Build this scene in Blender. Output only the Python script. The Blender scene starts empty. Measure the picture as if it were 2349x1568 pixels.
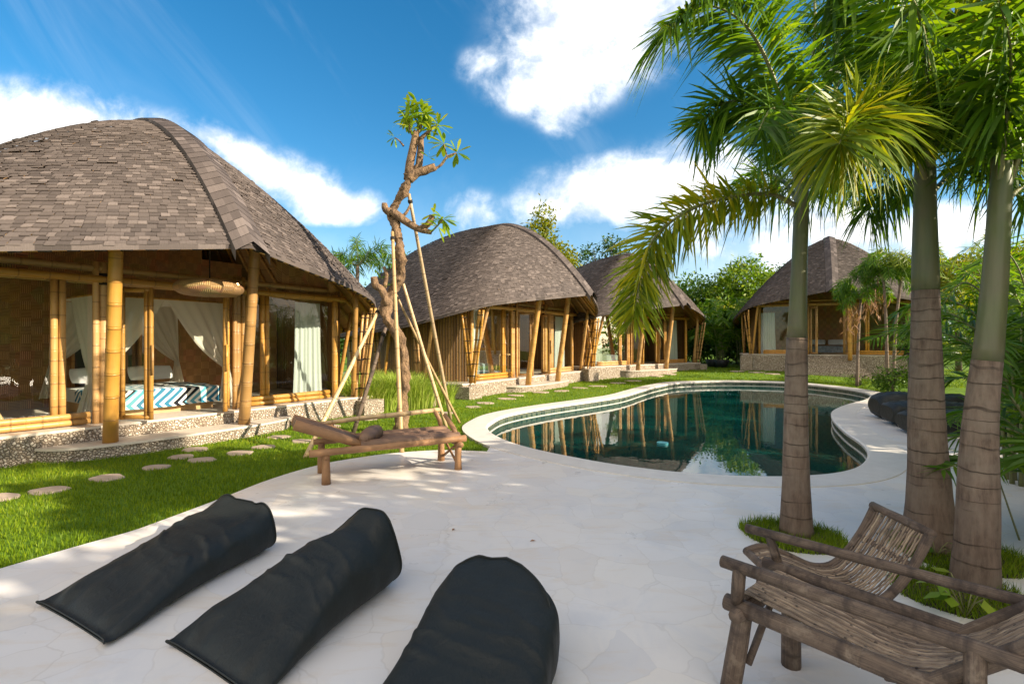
import bpy, math, random
import numpy as np
from mathutils import Vector, Matrix, noise as mnoise
from mathutils.geometry import tessellate_polygon
random.seed(7); rng = np.random.default_rng(7)
S = bpy.context.scene
COL = S.collection
PI = math.pi
EYE = 1.8; FPX = 1175.0
# photo measurements (read on a 2349 px wide print) -> points of the place
def W(x, y, Y): return ((x-1174.5)/FPX*Y, Y, EYE-(y-784)/FPX*Y)
def G(x, y, z=0.0):
    Y = (EYE-z)*FPX/(y-784); return ((x-1174.5)/FPX*Y, Y, z)
# ---------------------------------------------------------------- objects
def tag(o, label=None, cat=None, group=None, kind=None):
    if label: o['label'] = label
    if cat: o['category'] = cat
    if group: o['group'] = group
    if kind: o['kind'] = kind
    return o
def empty(name, loc=(0,0,0), rz=0.0, sc=1.0):
    o = bpy.data.objects.new(name, None); COL.objects.link(o)
    o.location = loc; o.rotation_euler = (0,0,rz); o.scale = (sc,sc,sc)
    o.empty_display_size = .2
    return o
def link(name, me, mat, parent=None, smooth=False):
    if mat: me.materials.append(mat)
    if smooth: me.polygons.foreach_set('use_smooth', [True]*len(me.polygons))
    me.update()
    o = bpy.data.objects.new(name, me); COL.objects.link(o)
    if parent: o.parent = parent
    return o
def children(o): return [c for c in bpy.data.objects if c.parent == o]
def copy_tree(o, parent=None, kids=None):
    if kids is None:
        kids = {}
        for c in bpy.data.objects:
            if c.parent: kids.setdefault(c.parent.name, []).append(c)
    c = o.copy(); COL.objects.link(c)
    if parent: c.parent = parent
    for ch in kids.get(o.name, []): copy_tree(ch, c, kids)
    return c
class MB:
    def __init__(s): s.v=[]; s.f=[]; s.uv=[]
    def quad(s, a, b, c, d, uv=None):
        n=len(s.v); s.v += [tuple(a),tuple(b),tuple(c),tuple(d)]; s.f.append((n,n+1,n+2,n+3))
        s.uv += uv or [(0,0),(1,0),(1,1),(0,1)]
    def poly(s, pts, uv=None):
        n=len(s.v); s.v += [tuple(p) for p in pts]; s.f.append(tuple(range(n,n+len(pts))))
        s.uv += uv or [(p[0],p[1]) for p in pts]
    def box(s, c, size, rz=0.0, rx=0.0, ry=0.0):
        R = Matrix.Rotation(rz,3,'Z') @ Matrix.Rotation(ry,3,'Y') @ Matrix.Rotation(rx,3,'X')
        h=[q/2 for q in size]; c=Vector(c); n=len(s.v)
        for dx in (-1,1):
            for dy in (-1,1):
                for dz in (-1,1): s.v.append(tuple(c+R@Vector((dx*h[0],dy*h[1],dz*h[2]))))
        for f in ((0,1,3,2),(4,6,7,5),(0,4,5,1),(2,3,7,6),(0,2,6,4),(1,5,7,3)):
            s.f.append(tuple(n+i for i in f)); s.uv += [(0,0),(size[0],0),(size[0],size[1]),(0,size[1])]
    def tube(s, pts, rad, n=8, cap=True, v0=0.0, knots=0.0, kr=1.045, gnarl=0.0):
        """round bar through pts; knots = spacing of bamboo nodes"""
        P=[Vector(p) for p in pts]
        R=[rad]*len(P) if isinstance(rad,(int,float)) else list(rad)
        if knots:
            NP=[];NR=[]
            for i in range(len(P)-1):
                L=(P[i+1]-P[i]).length; m=max(1,int(round(L/knots)))
                for k in range(m):
                    t=k/m; q=P[i].lerp(P[i+1],t); r=R[i]+(R[i+1]-R[i])*t
                    if k==0 and i==0: NP.append(q);NR.append(r); continue
                    d=(P[i+1]-P[i]).normalized()*min(.02,L*.1)
                    NP+= [q-d,q-d*.25,q,q+d*.25,q+d]; NR+=[r,r*kr,r*.96,r*kr,r]
            NP.append(P[-1]);NR.append(R[-1]); P,R=NP,NR
        T=[]
        for i in range(len(P)):
            t=P[min(i+1,len(P)-1)]-P[max(i-1,0)]
            T.append(t.normalized() if t.length>1e-9 else Vector((0,0,1)))
        up=Vector((0,0,1)) if abs(T[0].z)<.9 else Vector((1,0,0))
        u=T[0].cross(up).normalized(); base=len(s.v); dist=v0; D=[]
        for i,p in enumerate(P):
            if i: dist+=(p-P[i-1]).length
            D.append(dist)
            u=(u-T[i]*u.dot(T[i])); u=u.normalized() if u.length>1e-6 else T[i].orthogonal().normalized()
            w=T[i].cross(u)
            for k in range(n):
                a=2*PI*k/n; rr=R[i]
                if gnarl:
                    q=p+(u*math.cos(a)+w*math.sin(a))*rr
                    rr*=1+gnarl*(mnoise.noise(q*7)+.6*mnoise.noise(q*19)+(.5*mnoise.noise(q*41) if gnarl>.2 else 0))
                s.v.append(tuple(p+(u*math.cos(a)+w*math.sin(a))*rr))
        for i in range(len(P)-1):
            for k in range(n):
                k2=(k+1)%n
                s.f.append((base+i*n+k, base+i*n+k2, base+(i+1)*n+k2, base+(i+1)*n+k))
                s.uv += [(k/n,D[i]),((k+1)/n,D[i]),((k+1)/n,D[i+1]),(k/n,D[i+1])]
        if cap:
            s.f.append(tuple(base+k for k in range(n))[::-1]); s.uv += [(0,D[0])]*n
            e=base+(len(P)-1)*n
            s.f.append(tuple(e+k for k in range(n))); s.uv += [(0,D[-1])]*n
    def build(s, name, mat, parent=None, smooth=False, off=None, thin=None):
        me=bpy.data.meshes.new(name)
        v=s.v
        if off is not None: v=[(a-off[0],b-off[1],c-off[2]) for a,b,c in v]
        me.from_pydata(v,[],s.f)
        ul=me.uv_layers.new(name='UVMap')
        if len(s.uv)==len(me.loops): ul.data.foreach_set('uv',[q for t in s.uv for q in t])
        return link(name,me,mat,parent,smooth)
def off_of(root): return tuple(root.location)
def np_mesh(name, V, F, mat, parent=None, smooth=False, off=None, uv=None):
    """V (n,3), F (m,k) arrays -> object"""
    V=np.asarray(V,dtype=np.float32).reshape(-1,3)
    if off is not None: V=V-np.array(off,dtype=np.float32)
    F=np.asarray(F,dtype=np.int32); m,k=F.shape
    me=bpy.data.meshes.new(name)
    me.vertices.add(len(V)); me.vertices.foreach_set('co',V.ravel())
    me.loops.add(m*k); me.loops.foreach_set('vertex_index',F.ravel())
    me.polygons.add(m); me.polygons.foreach_set('loop_start',np.arange(0,m*k,k,dtype=np.int32))
    if uv is not None:
        ul=me.uv_layers.new(name='UVMap'); ul.data.foreach_set('uv',np.asarray(uv,dtype=np.float32).ravel())
    me.update(calc_edges=True)
    return link(name,me,mat,parent,smooth)
def catmull(P, per=8, closed=False):
    P=[np.array(p,dtype=float) for p in P]; n=len(P); out=[]
    for i in range(n if closed else n-1):
        if closed: p0,p1,p2,p3=P[(i-1)%n],P[i],P[(i+1)%n],P[(i+2)%n]
        else: p0,p1,p2,p3=P[max(i-1,0)],P[i],P[i+1],P[min(i+2,n-1)]
        for k in range(per):
            t=k/per
            out.append(.5*((2*p1)+(p2-p0)*t+(2*p0-5*p1+4*p2-p3)*t*t+(3*p1-p0-3*p2+p3)*t**3))
    if not closed: out.append(P[-1])
    return np.array(out)
def inside(x, y, poly):
    poly=np.asarray(poly)[:,:2]; r=np.zeros(len(x),bool); n=len(poly); j=n-1
    for i in range(n):
        xi,yi=poly[i]; xj,yj=poly[j]
        c=((yi>y)!=(yj>y)); c&= x < (xj-xi)*(y-yi)/((yj-yi) if yj!=yi else 1e-9)+xi
        r^=c; j=i
    return r
def unit(a): return a/np.maximum(np.linalg.norm(a,axis=-1,keepdims=True),1e-9)
# ---------------------------------------------------------------- materials
class N:
    def __init__(s, name):
        s.m=bpy.data.materials.new(name); s.m.use_nodes=True; s.t=s.m.node_tree
        s.t.nodes.clear(); s.out=s.add('ShaderNodeOutputMaterial')
    def add(s, typ, **kw):
        n=s.t.nodes.new(typ)
        for k,v in kw.items(): setattr(n,k,v)
        return n
    def put(s, sock, val):
        if hasattr(val,'is_output') or isinstance(val,bpy.types.NodeSocket): s.t.links.new(val,sock)
        elif val is not None:
            if isinstance(val,(tuple,list)) and len(val)==3 and sock.type=='RGBA': val=(*val,1)
            sock.default_value=val
    def co(s, kind='Object'): return s.add('ShaderNodeTexCoord').outputs[kind]
    def mapping(s, v, sc=(1,1,1), loc=(0,0,0), rot=(0,0,0)):
        n=s.add('ShaderNodeMapping'); s.put(n.inputs['Vector'],v); n.inputs['Scale'].default_value=sc
        n.inputs['Location'].default_value=loc; n.inputs['Rotation'].default_value=rot; return n.outputs[0]
    def noise(s, v, scale, detail=4, rough=.55, dist=0.0, out='Fac'):
        n=s.add('ShaderNodeTexNoise'); s.put(n.inputs['Vector'],v); n.inputs['Scale'].default_value=scale
        n.inputs['Detail'].default_value=detail; n.inputs['Roughness'].default_value=rough; n.inputs['Distortion'].default_value=dist
        return n.outputs[out]
    def voro(s, v, scale, feature='F1', out='Distance', rnd=1.0):
        n=s.add('ShaderNodeTexVoronoi',feature=feature); s.put(n.inputs['Vector'],v); n.inputs['Scale'].default_value=scale
        n.inputs['Randomness'].default_value=rnd
        return n.outputs[out]
    def wave(s, v, scale, dist=0.0, dscale=1.0, dirn='X'):
        n=s.add('ShaderNodeTexWave'); n.bands_direction=dirn; s.put(n.inputs['Vector'],v); n.inputs['Scale'].default_value=scale
        n.inputs['Distortion'].default_value=dist; n.inputs['Detail Scale'].default_value=dscale; n.inputs['Detail'].default_value=2
        return n.outputs['Fac']
    def ramp(s, f, stops, interp='LINEAR'):
        n=s.add('ShaderNodeValToRGB'); s.put(n.inputs[0],f); cr=n.color_ramp; cr.interpolation=interp
        while len(cr.elements)<len(stops): cr.elements.new(.5)
        for e,(p,c) in zip(cr.elements,stops):
            e.position=p; e.color=(c,c,c,1) if isinstance(c,(int,float)) else (*c,1)
        return n.outputs[0]
    def math(s, op, a, b=None, c=None, clamp=False):
        n=s.add('ShaderNodeMath',operation=op,use_clamp=clamp); s.put(n.inputs[0],a)
        if b is not None: s.put(n.inputs[1],b)
        if c is not None: s.put(n.inputs[2],c)
        return n.outputs[0]
    def mix(s, f, a, b, mode='MIX'):
        n=s.add('ShaderNodeMix',data_type='RGBA',blend_type=mode); s.put(n.inputs[0],f); s.put(n.inputs[6],a); s.put(n.inputs[7],b)
        return n.outputs[2]
    def island(s): return s.add('ShaderNodeNewGeometry').outputs['Random Per Island']
    def objrand(s): return s.add('ShaderNodeObjectInfo').outputs['Random']
    def bump(s, h, strength=.3, dist=.02, normal=None):
        n=s.add('ShaderNodeBump'); s.put(n.inputs['Height'],h); n.inputs['Strength'].default_value=strength
        n.inputs['Distance'].default_value=dist
        if normal is not None: s.put(n.inputs['Normal'],normal)
        return n.outputs[0]
    def pbr(s, col, rough=.6, normal=None, spec=.5, metal=0.0, emit=None, estr=0.0, sheen=0.0, coat=0.0):
        b=s.add('ShaderNodeBsdfPrincipled'); s.put(b.inputs['Base Color'],col); s.put(b.inputs['Roughness'],rough)
        b.inputs['Specular IOR Level'].default_value=spec; b.inputs['Metallic'].default_value=metal
        if normal is not None: s.put(b.inputs['Normal'],normal)
        if emit: s.put(b.inputs['Emission Color'],emit); b.inputs['Emission Strength'].default_value=estr
        if sheen: b.inputs['Sheen Weight'].default_value=sheen
        if coat: b.inputs['Coat Weight'].default_value=coat; b.inputs['Coat Roughness'].default_value=.2
        return b.outputs[0]
    def done(s, shader): s.t.links.new(shader,s.out.inputs['Surface']); return s.m
def m_bamboo(name, c1, c2, node, rough=.38):
    n=N(name); uv=n.co('UV'); sep=n.add('ShaderNodeSeparateXYZ'); n.put(sep.inputs[0],uv)
    ob=n.co('Object'); r=n.objrand()
    k=n.noise(n.mapping(ob,(3,3,3)),2.0,5)
    fib=n.noise(n.mapping(uv,(40,2,1)),1.0,3)
    v=n.math('ADD',sep.outputs[1],n.math('MULTIPLY',r,1.7))
    fr=n.math('FRACT',n.math('MULTIPLY',v,1/.36))
    d=n.math('ABSOLUTE',n.math('SUBTRACT',fr,.5))
    ring=n.ramp(d,[(0,1.0),(.018,1.0),(.04,0),(1,0)])
    c=n.mix(n.math('ADD',n.math('MULTIPLY',k,.7),n.math('MULTIPLY',fib,.3)),c1,c2)
    c=n.mix(n.math('MULTIPLY',ring,.65),c,node)
    gw=n.ramp(n.noise(n.mapping(ob,(1,1,.6),(7,1,3)),2.4,5,.62),[(.45,0),(.68,1)]); c=n.mix(n.math('MULTIPLY',gw,.30),c,(.24,.15,.06))
    blot=n.ramp(n.noise(n.mapping(ob,(1,1,1)),9.0,6,.65),[(0,0),(.6,0),(.72,.5),(1,.8)])
    c=n.mix(n.math('MULTIPLY',blot,.6),c,tuple(q*.45 for q in node))
    hv=n.add('ShaderNodeHueSaturation'); n.put(hv.inputs['Color'],c)
    n.put(hv.inputs['Value'],n.math('ADD',n.math('MULTIPLY',r,.5),.72)); n.put(hv.inputs['Saturation'],n.math('ADD',n.math('MULTIPLY',n.math('FRACT',n.math('MULTIPLY',r,7.3)),.22),.88))
    return n.done(n.pbr(hv.outputs[0],rough,n.bump(n.math('ADD',fib,ring),.25,.01),.45))
def m_leaf(name, stops, rough=.42, trans=.4, tint=(1.3,1.25,.6), spec=.35):
    n=N(name); i=n.island(); ob=n.co('Object')
    big=n.noise(ob,.9,3); f=n.math('ADD',n.math('MULTIPLY',i,.72),n.math('MULTIPLY',n.math('SUBTRACT',big,.5),.9),clamp=True)
    f=n.math('ADD',f,.08,clamp=True)
    c=n.ramp(f,stops)
    p=n.pbr(c,rough,None,spec)
    t=n.add('ShaderNodeBsdfTranslucent'); n.put(t.inputs[0],n.mix(1.0,c,tint,'MULTIPLY'))
    m=n.add('ShaderNodeMixShader'); m.inputs[0].default_value=trans
    n.t.links.new(p,m.inputs[1]); n.t.links.new(t.outputs[0],m.inputs[2])
    return n.done(m.outputs[0])
def m_simple(name, c1, c2, scale=4, rough=.6, bump=.2, bs=None, bd=.01, sc=(1,1,1), coord='Object', spec=.5, detail=6, rnd=0.0):
    n=N(name); v=n.mapping(n.co(coord),sc); f=n.noise(v,scale,detail,.6)
    c=n.mix(n.ramp(f,[(.25,0),(.75,1)]),c1,c2)
    if rnd:
        hv=n.add('ShaderNodeHueSaturation'); n.put(hv.inputs['Color'],c)
        n.put(hv.inputs['Value'],n.math('ADD',n.math('MULTIPLY',n.objrand(),rnd),1-rnd/2)); c=hv.outputs[0]
    return n.done(n.pbr(c,rough,n.bump(n.noise(v,bs or scale*3,6,.65),bump,bd),spec))
def m_glass(name, tint=(.85,.93,.9), refl=.09):
    n=N(name); t=n.add('ShaderNodeBsdfTransparent'); n.put(t.inputs[0],tint)
    g=n.add('ShaderNodeBsdfGlossy'); g.inputs['Roughness'].default_value=.0; n.put(g.inputs[0],(1,1,1))
    nb=n.bump(n.noise(n.co('Object'),1.3,1),.02,.05); n.put(g.inputs['Normal'],nb)
    lw=n.add('ShaderNodeLayerWeight'); lw.inputs[0].default_value=.35
    f=n.math('ADD',n.math('MULTIPLY',lw.outputs['Fresnel'],.5),refl*.3,clamp=True)
    m=n.add('ShaderNodeMixShader'); n.put(m.inputs[0],f)
    n.t.links.new(t.outputs[0],m.inputs[1]); n.t.links.new(g.outputs[0],m.inputs[2])
    return n.done(m.outputs[0])
MT={}
MT['bamboo']=m_bamboo('golden bamboo',(.54,.30,.085),(.40,.205,.05),(.20,.10,.03))
MT['bamboo_pale']=m_bamboo('pale dry bamboo',(.58,.43,.24),(.46,.31,.15),(.20,.12,.06))
def m_weathered():
    n=N('weathered bamboo pole'); uv=n.co('UV'); sep=n.add('ShaderNodeSeparateXYZ'); n.put(sep.inputs[0],uv); ob=n.co('Object'); r=n.objrand()
    fib=n.noise(n.mapping(uv,(22,1.4,1)),1.6,6,.7); blot=n.noise(ob,7,6,.68,.4); fine=n.noise(ob,34,5,.7)
    c=n.mix(n.ramp(fib,[(.32,0),(.7,1)]),(.070,.048,.037),(.215,.155,.112))
    c=n.mix(n.ramp(blot,[(.50,0),(.62,.8),(1,.9)]),c,(.045,.031,.025)); c=n.mix(n.ramp(blot,[(.0,.6),(.36,.5),(.44,0),(1,0)]),c,(.30,.235,.175))
    c=n.mix(n.math('MULTIPLY',n.ramp(fine,[(.55,0),(.7,1)]),.5),c,(.04,.028,.022))
    v=n.math('ADD',sep.outputs[1],n.math('MULTIPLY',r,1.7)); d=n.math('ABSOLUTE',n.math('SUBTRACT',n.math('FRACT',n.math('MULTIPLY',v,2.6)),.5))
    ring=n.ramp(d,[(0,1),(.015,.9),(.05,0),(1,0)]); c=n.mix(n.math('MULTIPLY',ring,.55),c,(.05,.035,.028))
    return n.done(n.pbr(c,.62,n.bump(n.math('ADD',fib,n.math('ADD',n.math('MULTIPLY',fine,.5),ring)),.55,.012),.4))
MT['bamboo_grey']=m_weathered()
def m_strip():
    n=N('split bamboo strip'); i=n.island(); ob=n.co('Object'); uv=n.co('UV'); sep=n.add('ShaderNodeSeparateXYZ'); n.put(sep.inputs[0],uv)
    c=n.ramp(i,[(0,(.13,.09,.065)),(.4,(.27,.195,.135)),(.8,(.40,.30,.205)),(1,(.52,.41,.29))])
    c=n.mix(n.ramp(n.noise(ob,11,5,.65),[(.35,0),(.7,.75)]),c,(.075,.055,.043))
    fr=n.math('FRACT',n.math('ADD',n.math('MULTIPLY',sep.outputs[1],2.6),i)); c=n.mix(n.ramp(fr,[(0,.8),(.02,.8),(.04,0),(1,0)]),c,(.04,.03,.024))
    return n.done(n.pbr(c,.5,n.bump(n.noise(ob,40,3),.3,.005),.4))
MT['strip']=m_strip()
MT['log']=m_simple('brown branch wood',(.40,.215,.095),(.19,.095,.045),3,.6,.5,30,.01,(1,1,1))
MT['log_plank']=m_simple('split palm log',(.25,.145,.085),(.11,.062,.04),6,.55,.6,25,.01,(.4,1.6,1.6))
MT['binding']=m_simple('black palm fibre',(.03,.022,.016),(.012,.009,.007),60,.9,.5)
def m_shingle():
    n=N('weathered wood shingle'); i=n.island(); uv=n.co('UV'); ob=n.co('Object')
    c=n.ramp(i,[(0,(.056,.045,.042)),(.4,(.084,.068,.063)),(.8,(.112,.091,.084)),(1,(.185,.152,.140))])
    grain=n.noise(n.mapping(uv,(26,1.2,1)),1.0,5,.65)
    big=n.noise(ob,.55,4)
    c=n.mix(n.math('MULTIPLY',n.ramp(grain,[(.3,0),(.75,1)]),.45),c,(.05,.04,.035))
    c=n.mix(n.math('MULTIPLY',n.ramp(big,[(.45,0),(.75,1)]),.3),c,(.125,.098,.084))
    return n.done(n.pbr(c,.75,n.bump(grain,.5,.01),.3))
MT['shingle']=m_shingle()
def m_woven(name,c1,c2):
    n=N(name); ob=n.co('UV'); ch=n.add('ShaderNodeTexChecker'); n.put(ch.inputs['Vector'],ob); ch.inputs['Scale'].default_value=6.0
    w1=n.wave(ob,11,.6,2,'X'); w2=n.wave(ob,11,.6,2,'Y')
    h=n.mix(ch.outputs['Fac'],w1,w2); bl=n.voro(n.mapping(ob,(3.2,3.2,1)),1.0,'F1','Color',.6)
    c=n.mix(h,c1,c2); c=n.mix(n.math('MULTIPLY',ch.outputs['Fac'],.28),c,tuple(q*.45 for q in c1)); c=n.mix(.25,c,n.mix(n.noise(ob,3,4),c1,c2)); c=n.mix(.22,c,n.mix(1.0,c,bl,'MULTIPLY'))
    return n.done(n.pbr(c,.5,n.bump(h,.6,.01),.4))
MT['woven']=m_woven('woven bamboo wall',(.22,.095,.03),(.72,.42,.17))
def m_cane():
    n=N('upright split cane wall'); uv=n.co('UV'); sep=n.add('ShaderNodeSeparateXYZ'); n.put(sep.inputs[0],uv)
    fr=n.math('FRACT',n.math('MULTIPLY',sep.outputs[0],11.0)); fl=n.math('FLOOR',n.math('MULTIPLY',sep.outputs[0],11.0))
    wn=n.add('ShaderNodeTexWhiteNoise',noise_dimensions='1D'); n.put(wn.inputs['W'],fl)
    h=n.ramp(fr,[(0,0),(.12,.8),(.5,1),(.88,.8),(1,0)])
    c=n.mix(wn.outputs['Value'],(.17,.09,.03),(.32,.185,.065)); c=n.mix(n.ramp(fr,[(0,1),(.07,.9),(.13,0),(.87,0),(.93,.9),(1,1)]),c,(.05,.027,.012))
    rg=n.math('FRACT',n.math('ADD',n.math('MULTIPLY',sep.outputs[1],2.4),wn.outputs['Value'])); c=n.mix(n.ramp(rg,[(0,.7),(.03,.7),(.06,0),(1,0)]),c,(.11,.06,.025))
    return n.done(n.pbr(c,.45,n.bump(h,.8,.03),.4))
MT['cane']=m_cane()
MT['lining']=m_bamboo('split bamboo ceiling',(.42,.24,.08),(.26,.14,.045),(.12,.06,.02),.6)
def m_pebble():
    n=N('pebble cladding'); ob=n.co('Object'); d=n.voro(ob,23,'DISTANCE_TO_EDGE'); col=n.voro(ob,23,'F1','Color')
    sep=n.add('ShaderNodeSeparateColor'); n.put(sep.inputs[0],col)
    c=n.ramp(sep.outputs[0],[(0,(.34,.27,.20)),(.5,(.50,.42,.33)),(1,(.66,.58,.48))])
    c=n.mix(n.ramp(d,[(0,1),(.06,1),(.13,0),(1,0)]),c,(.15,.115,.08))
    return n.done(n.pbr(c,.55,n.bump(n.ramp(d,[(0,0),(.25,1),(1,1)]),.8,.02),.4))
MT['pebble']=m_pebble()
MT['cement']=m_simple('cream cement',(.62,.55,.46),(.52,.46,.38),3,.45,.12,20)
MT['granite']=m_simple('grey paved stone',(.46,.44,.42),(.34,.32,.30),8,.6,.4,30)
def m_deck():
    n=N('polished white stone paving'); ob=n.co('Object')
    wv=n.add('ShaderNodeVectorMath',operation='ADD'); n.put(wv.inputs[0],ob)
    wn=n.add('ShaderNodeVectorMath',operation='SCALE'); n.put(wn.inputs[0],n.noise(ob,1.3,4,.6,out='Color')); wn.inputs['Scale'].default_value=.35
    n.t.links.new(wn.outputs[0],wv.inputs[1]); v=wv.outputs[0]
    d=n.voro(v,2.6,'DISTANCE_TO_EDGE'); col=n.voro(v,2.6,'F1','Color')
    sep=n.add('ShaderNodeSeparateColor'); n.put(sep.inputs[0],col)
    c=n.ramp(sep.outputs[0],[(0,(.66,.645,.63)),(.18,(.72,.70,.68)),(.4,(.74,.725,.705)),(.62,(.76,.72,.66)),(.82,(.72,.72,.73)),(.94,(.73,.67,.59)),(1,(.63,.625,.63))])
    c=n.mix(.35,c,(.735,.70,.655))
    st=n.ramp(n.noise(n.mapping(ob,(.8,2.6,1)),2.2,7,.68,.6),[(0,0),(.52,0),(.68,1),(1,1)])
    c=n.mix(n.math('MULTIPLY',st,.48),c,(.66,.56,.44))
    st2=n.ramp(n.noise(n.mapping(ob,(1.3,.9,1),(4,3,0)),1.6,7,.66,.8),[(0,0),(.5,0),(.66,1),(1,1)])
    c=n.mix(n.math('MULTIPLY',st2,.36),c,(.56,.575,.61))
    spk=n.ramp(n.noise(ob,38,5,.7),[(0,0),(.62,0),(.75,1),(1,1)])
    c=n.mix(n.math('MULTIPLY',spk,.14),c,(.45,.42,.38))
    ln=n.ramp(d,[(0,1),(.008,.85),(.02,0),(1,0)])
    br=n.ramp(n.noise(ob,2.1,3),[(.3,0),(.6,1)])
    c=n.mix(n.math('MULTIPLY',n.math('MULTIPLY',ln,br),.36),c,(.50,.46,.41))
    ro=n.ramp(n.noise(ob,3.1,5),[(.3,.26),(.7,.46)])
    return n.done(n.pbr(c,ro,n.bump(n.math('ADD',n.noise(ob,5,4),n.math('MULTIPLY',d,.5)),.06,.02),.4))
MT['deck']=m_deck()
MT['coping']=m_simple('pale coping stone',(.74,.70,.64),(.62,.58,.52),5,.42,.15,30)
def m_tile():
    n=N('green pool tile'); uv=n.co('UV'); b=n.add('ShaderNodeTexBrick'); n.put(b.inputs['Vector'],uv)
    b.inputs['Scale'].default_value=1.0; b.offset=0; b.inputs['Brick Width'].default_value=.11; b.inputs['Row Height'].default_value=.11
    b.inputs['Mortar Size'].default_value=.006
    n.put(b.inputs['Color1'],(.02,.045,.035)); n.put(b.inputs['Color2'],(.10,.13,.09)); n.put(b.inputs['Mortar'],(.16,.16,.13))
    return n.done(n.pbr(b.outputs[0],.2,n.bump(b.outputs['Fac'],.2,.005),.5))
MT['tile']=m_tile()
def m_water():
    n=N('dark green pool water'); ob=n.co('Object')
    h=n.math('ADD',n.noise(n.mapping(ob,(1,.8,1)),2.6,3,.5,.3),n.math('MULTIPLY',n.noise(ob,.7,2),.8))
    c=n.mix(n.ramp(n.noise(ob,.35,2),[(.3,0),(.7,1)]),(.002,.034,.028),(.004,.062,.052))
    p=n.pbr(c,.015,n.bump(h,.10,.02),.5)
    return n.done(p)
MT['water']=m_water()
def m_lawn():
    n=N('lawn soil and turf'); ob=n.co('Object')
    f=n.noise(ob,22,6,.7); g=n.noise(ob,.8,4)
    c=n.mix(f,(.05,.105,.008),(.13,.24,.015)); c=n.mix(n.math('MULTIPLY',n.ramp(g,[(.4,0),(.7,1)]),.5),c,(.17,.25,.018))
    return n.done(n.pbr(c,.9,n.bump(f,.8,.04),.2))
MT['lawn']=m_lawn()
MT['grass']=m_leaf('grass blade',[(0,(.07,.13,.008)),(.4,(.15,.25,.010)),(.75,(.25,.34,.012)),(1,(.40,.40,.05))],.5,.42,(1.2,1.12,.35),.25)
MT['tallgrass']=m_leaf('tall grass blade',[(0,(.17,.28,.03)),(.5,(.34,.45,.06)),(1,(.56,.58,.18))],.5,.4)
MT['palm']=m_leaf('palm leaflet',[(0,(.035,.095,.006)),(.45,(.085,.20,.010)),(.8,(.17,.29,.012)),(.95,(.32,.33,.018)),(1,(.42,.30,.03))],.45,.5,(1.45,1.25,.35),.45)
MT['palm_yellow']=m_leaf('yellowing palm leaflet',[(0,(.055,.115,.006)),(.4,(.14,.23,.010)),(.74,(.25,.31,.014)),(.93,(.44,.38,.02)),(1,(.52,.30,.03))],.45,.48,(1.4,1.18,.35),.4)
MT['palm_painted_sun']=m_leaf('yellow palm leaflet with painted sunlight',[(0,(.09,.16,.006)),(.4,(.22,.30,.010)),(.74,(.40,.40,.014)),(.93,(.58,.44,.02)),(1,(.60,.34,.03))],.45,.45,(1.35,1.15,.35),.4)  # brighter, yellower copy for the drooping frond: sunlight painted into the colour
MT['leaf_dark']=m_leaf('dark tree leaf',[(0,(.016,.05,.006)),(.5,(.045,.11,.012)),(1,(.12,.19,.02))],.45,.3)
MT['leaf_mid']=m_leaf('green tree leaf',[(0,(.03,.085,.008)),(.5,(.085,.18,.012)),(1,(.19,.27,.02))],.45,.35)
MT['leaf_light']=m_leaf('bright tree leaf',[(0,(.06,.14,.008)),(.5,(.15,.26,.012)),(1,(.32,.36,.03))],.45,.4)
MT['leaf_yellow']=m_leaf('sunny yellow leaf',[(0,(.10,.16,.01)),(.5,(.24,.26,.02)),(1,(.42,.36,.03))],.45,.4)
MT['frangi']=m_leaf('frangipani leaf',[(0,(.10,.22,.015)),(.5,(.24,.36,.025)),(.85,(.44,.46,.05)),(1,(.58,.44,.10))],.38,.42)
MT['bark']=m_simple('rough brown bark',(.48,.30,.16),(.06,.035,.022),13,.85,1.0,30,.10,(1,1,.5))
MT['treebark']=m_simple('grey bark',(.17,.13,.10),(.08,.06,.045),6,.85,.7,20,.03)
def m_palmtrunk():
    n=N('ringed palm trunk'); uv=n.co('UV'); ob=n.co('Object'); sep=n.add('ShaderNodeSeparateXYZ'); n.put(sep.inputs[0],uv)
    wob=n.math('ADD',n.math('MULTIPLY',n.math('SUBTRACT',n.noise(ob,2.5,3),.5),.12),n.math('MULTIPLY',n.math('SUBTRACT',n.noise(n.mapping(ob,(.05,.05,1.0)),2.7,2),.5),.55))
    v=n.math('ADD',sep.outputs[1],wob); fr=n.math('FRACT',n.math('MULTIPLY',n.math('POWER',n.math('MULTIPLY',v,1.0),1.15),7.0))
    ring=n.ramp(fr,[(0,1),(.05,.9),(.10,0),(.8,0),(1,.12)])
    ring=n.math('MULTIPLY',ring,n.ramp(n.noise(ob,2.6,5),[(.38,.05),(.64,1)]))
    vert=n.noise(n.mapping(ob,(9,9,1.6)),3,6,.7); pat=n.noise(ob,4,5,.65)
    c=n.mix(n.ramp(vert,[(.3,0),(.72,1)]),(.085,.058,.042),(.27,.195,.145))
    c=n.mix(n.math('MULTIPLY',n.ramp(pat,[(.42,0),(.62,1)]),.65),c,(.25,.20,.155))
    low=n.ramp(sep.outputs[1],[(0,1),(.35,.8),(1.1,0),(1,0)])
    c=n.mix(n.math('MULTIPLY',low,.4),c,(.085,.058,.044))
    c=n.mix(n.math('MULTIPLY',ring,.85),c,(.035,.026,.02))
    return n.done(n.pbr(c,.75,n.bump(n.math('SUBTRACT',n.math('MULTIPLY',vert,.6),ring),.7,.02),.3))
MT['palmtrunk']=m_palmtrunk()
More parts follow.
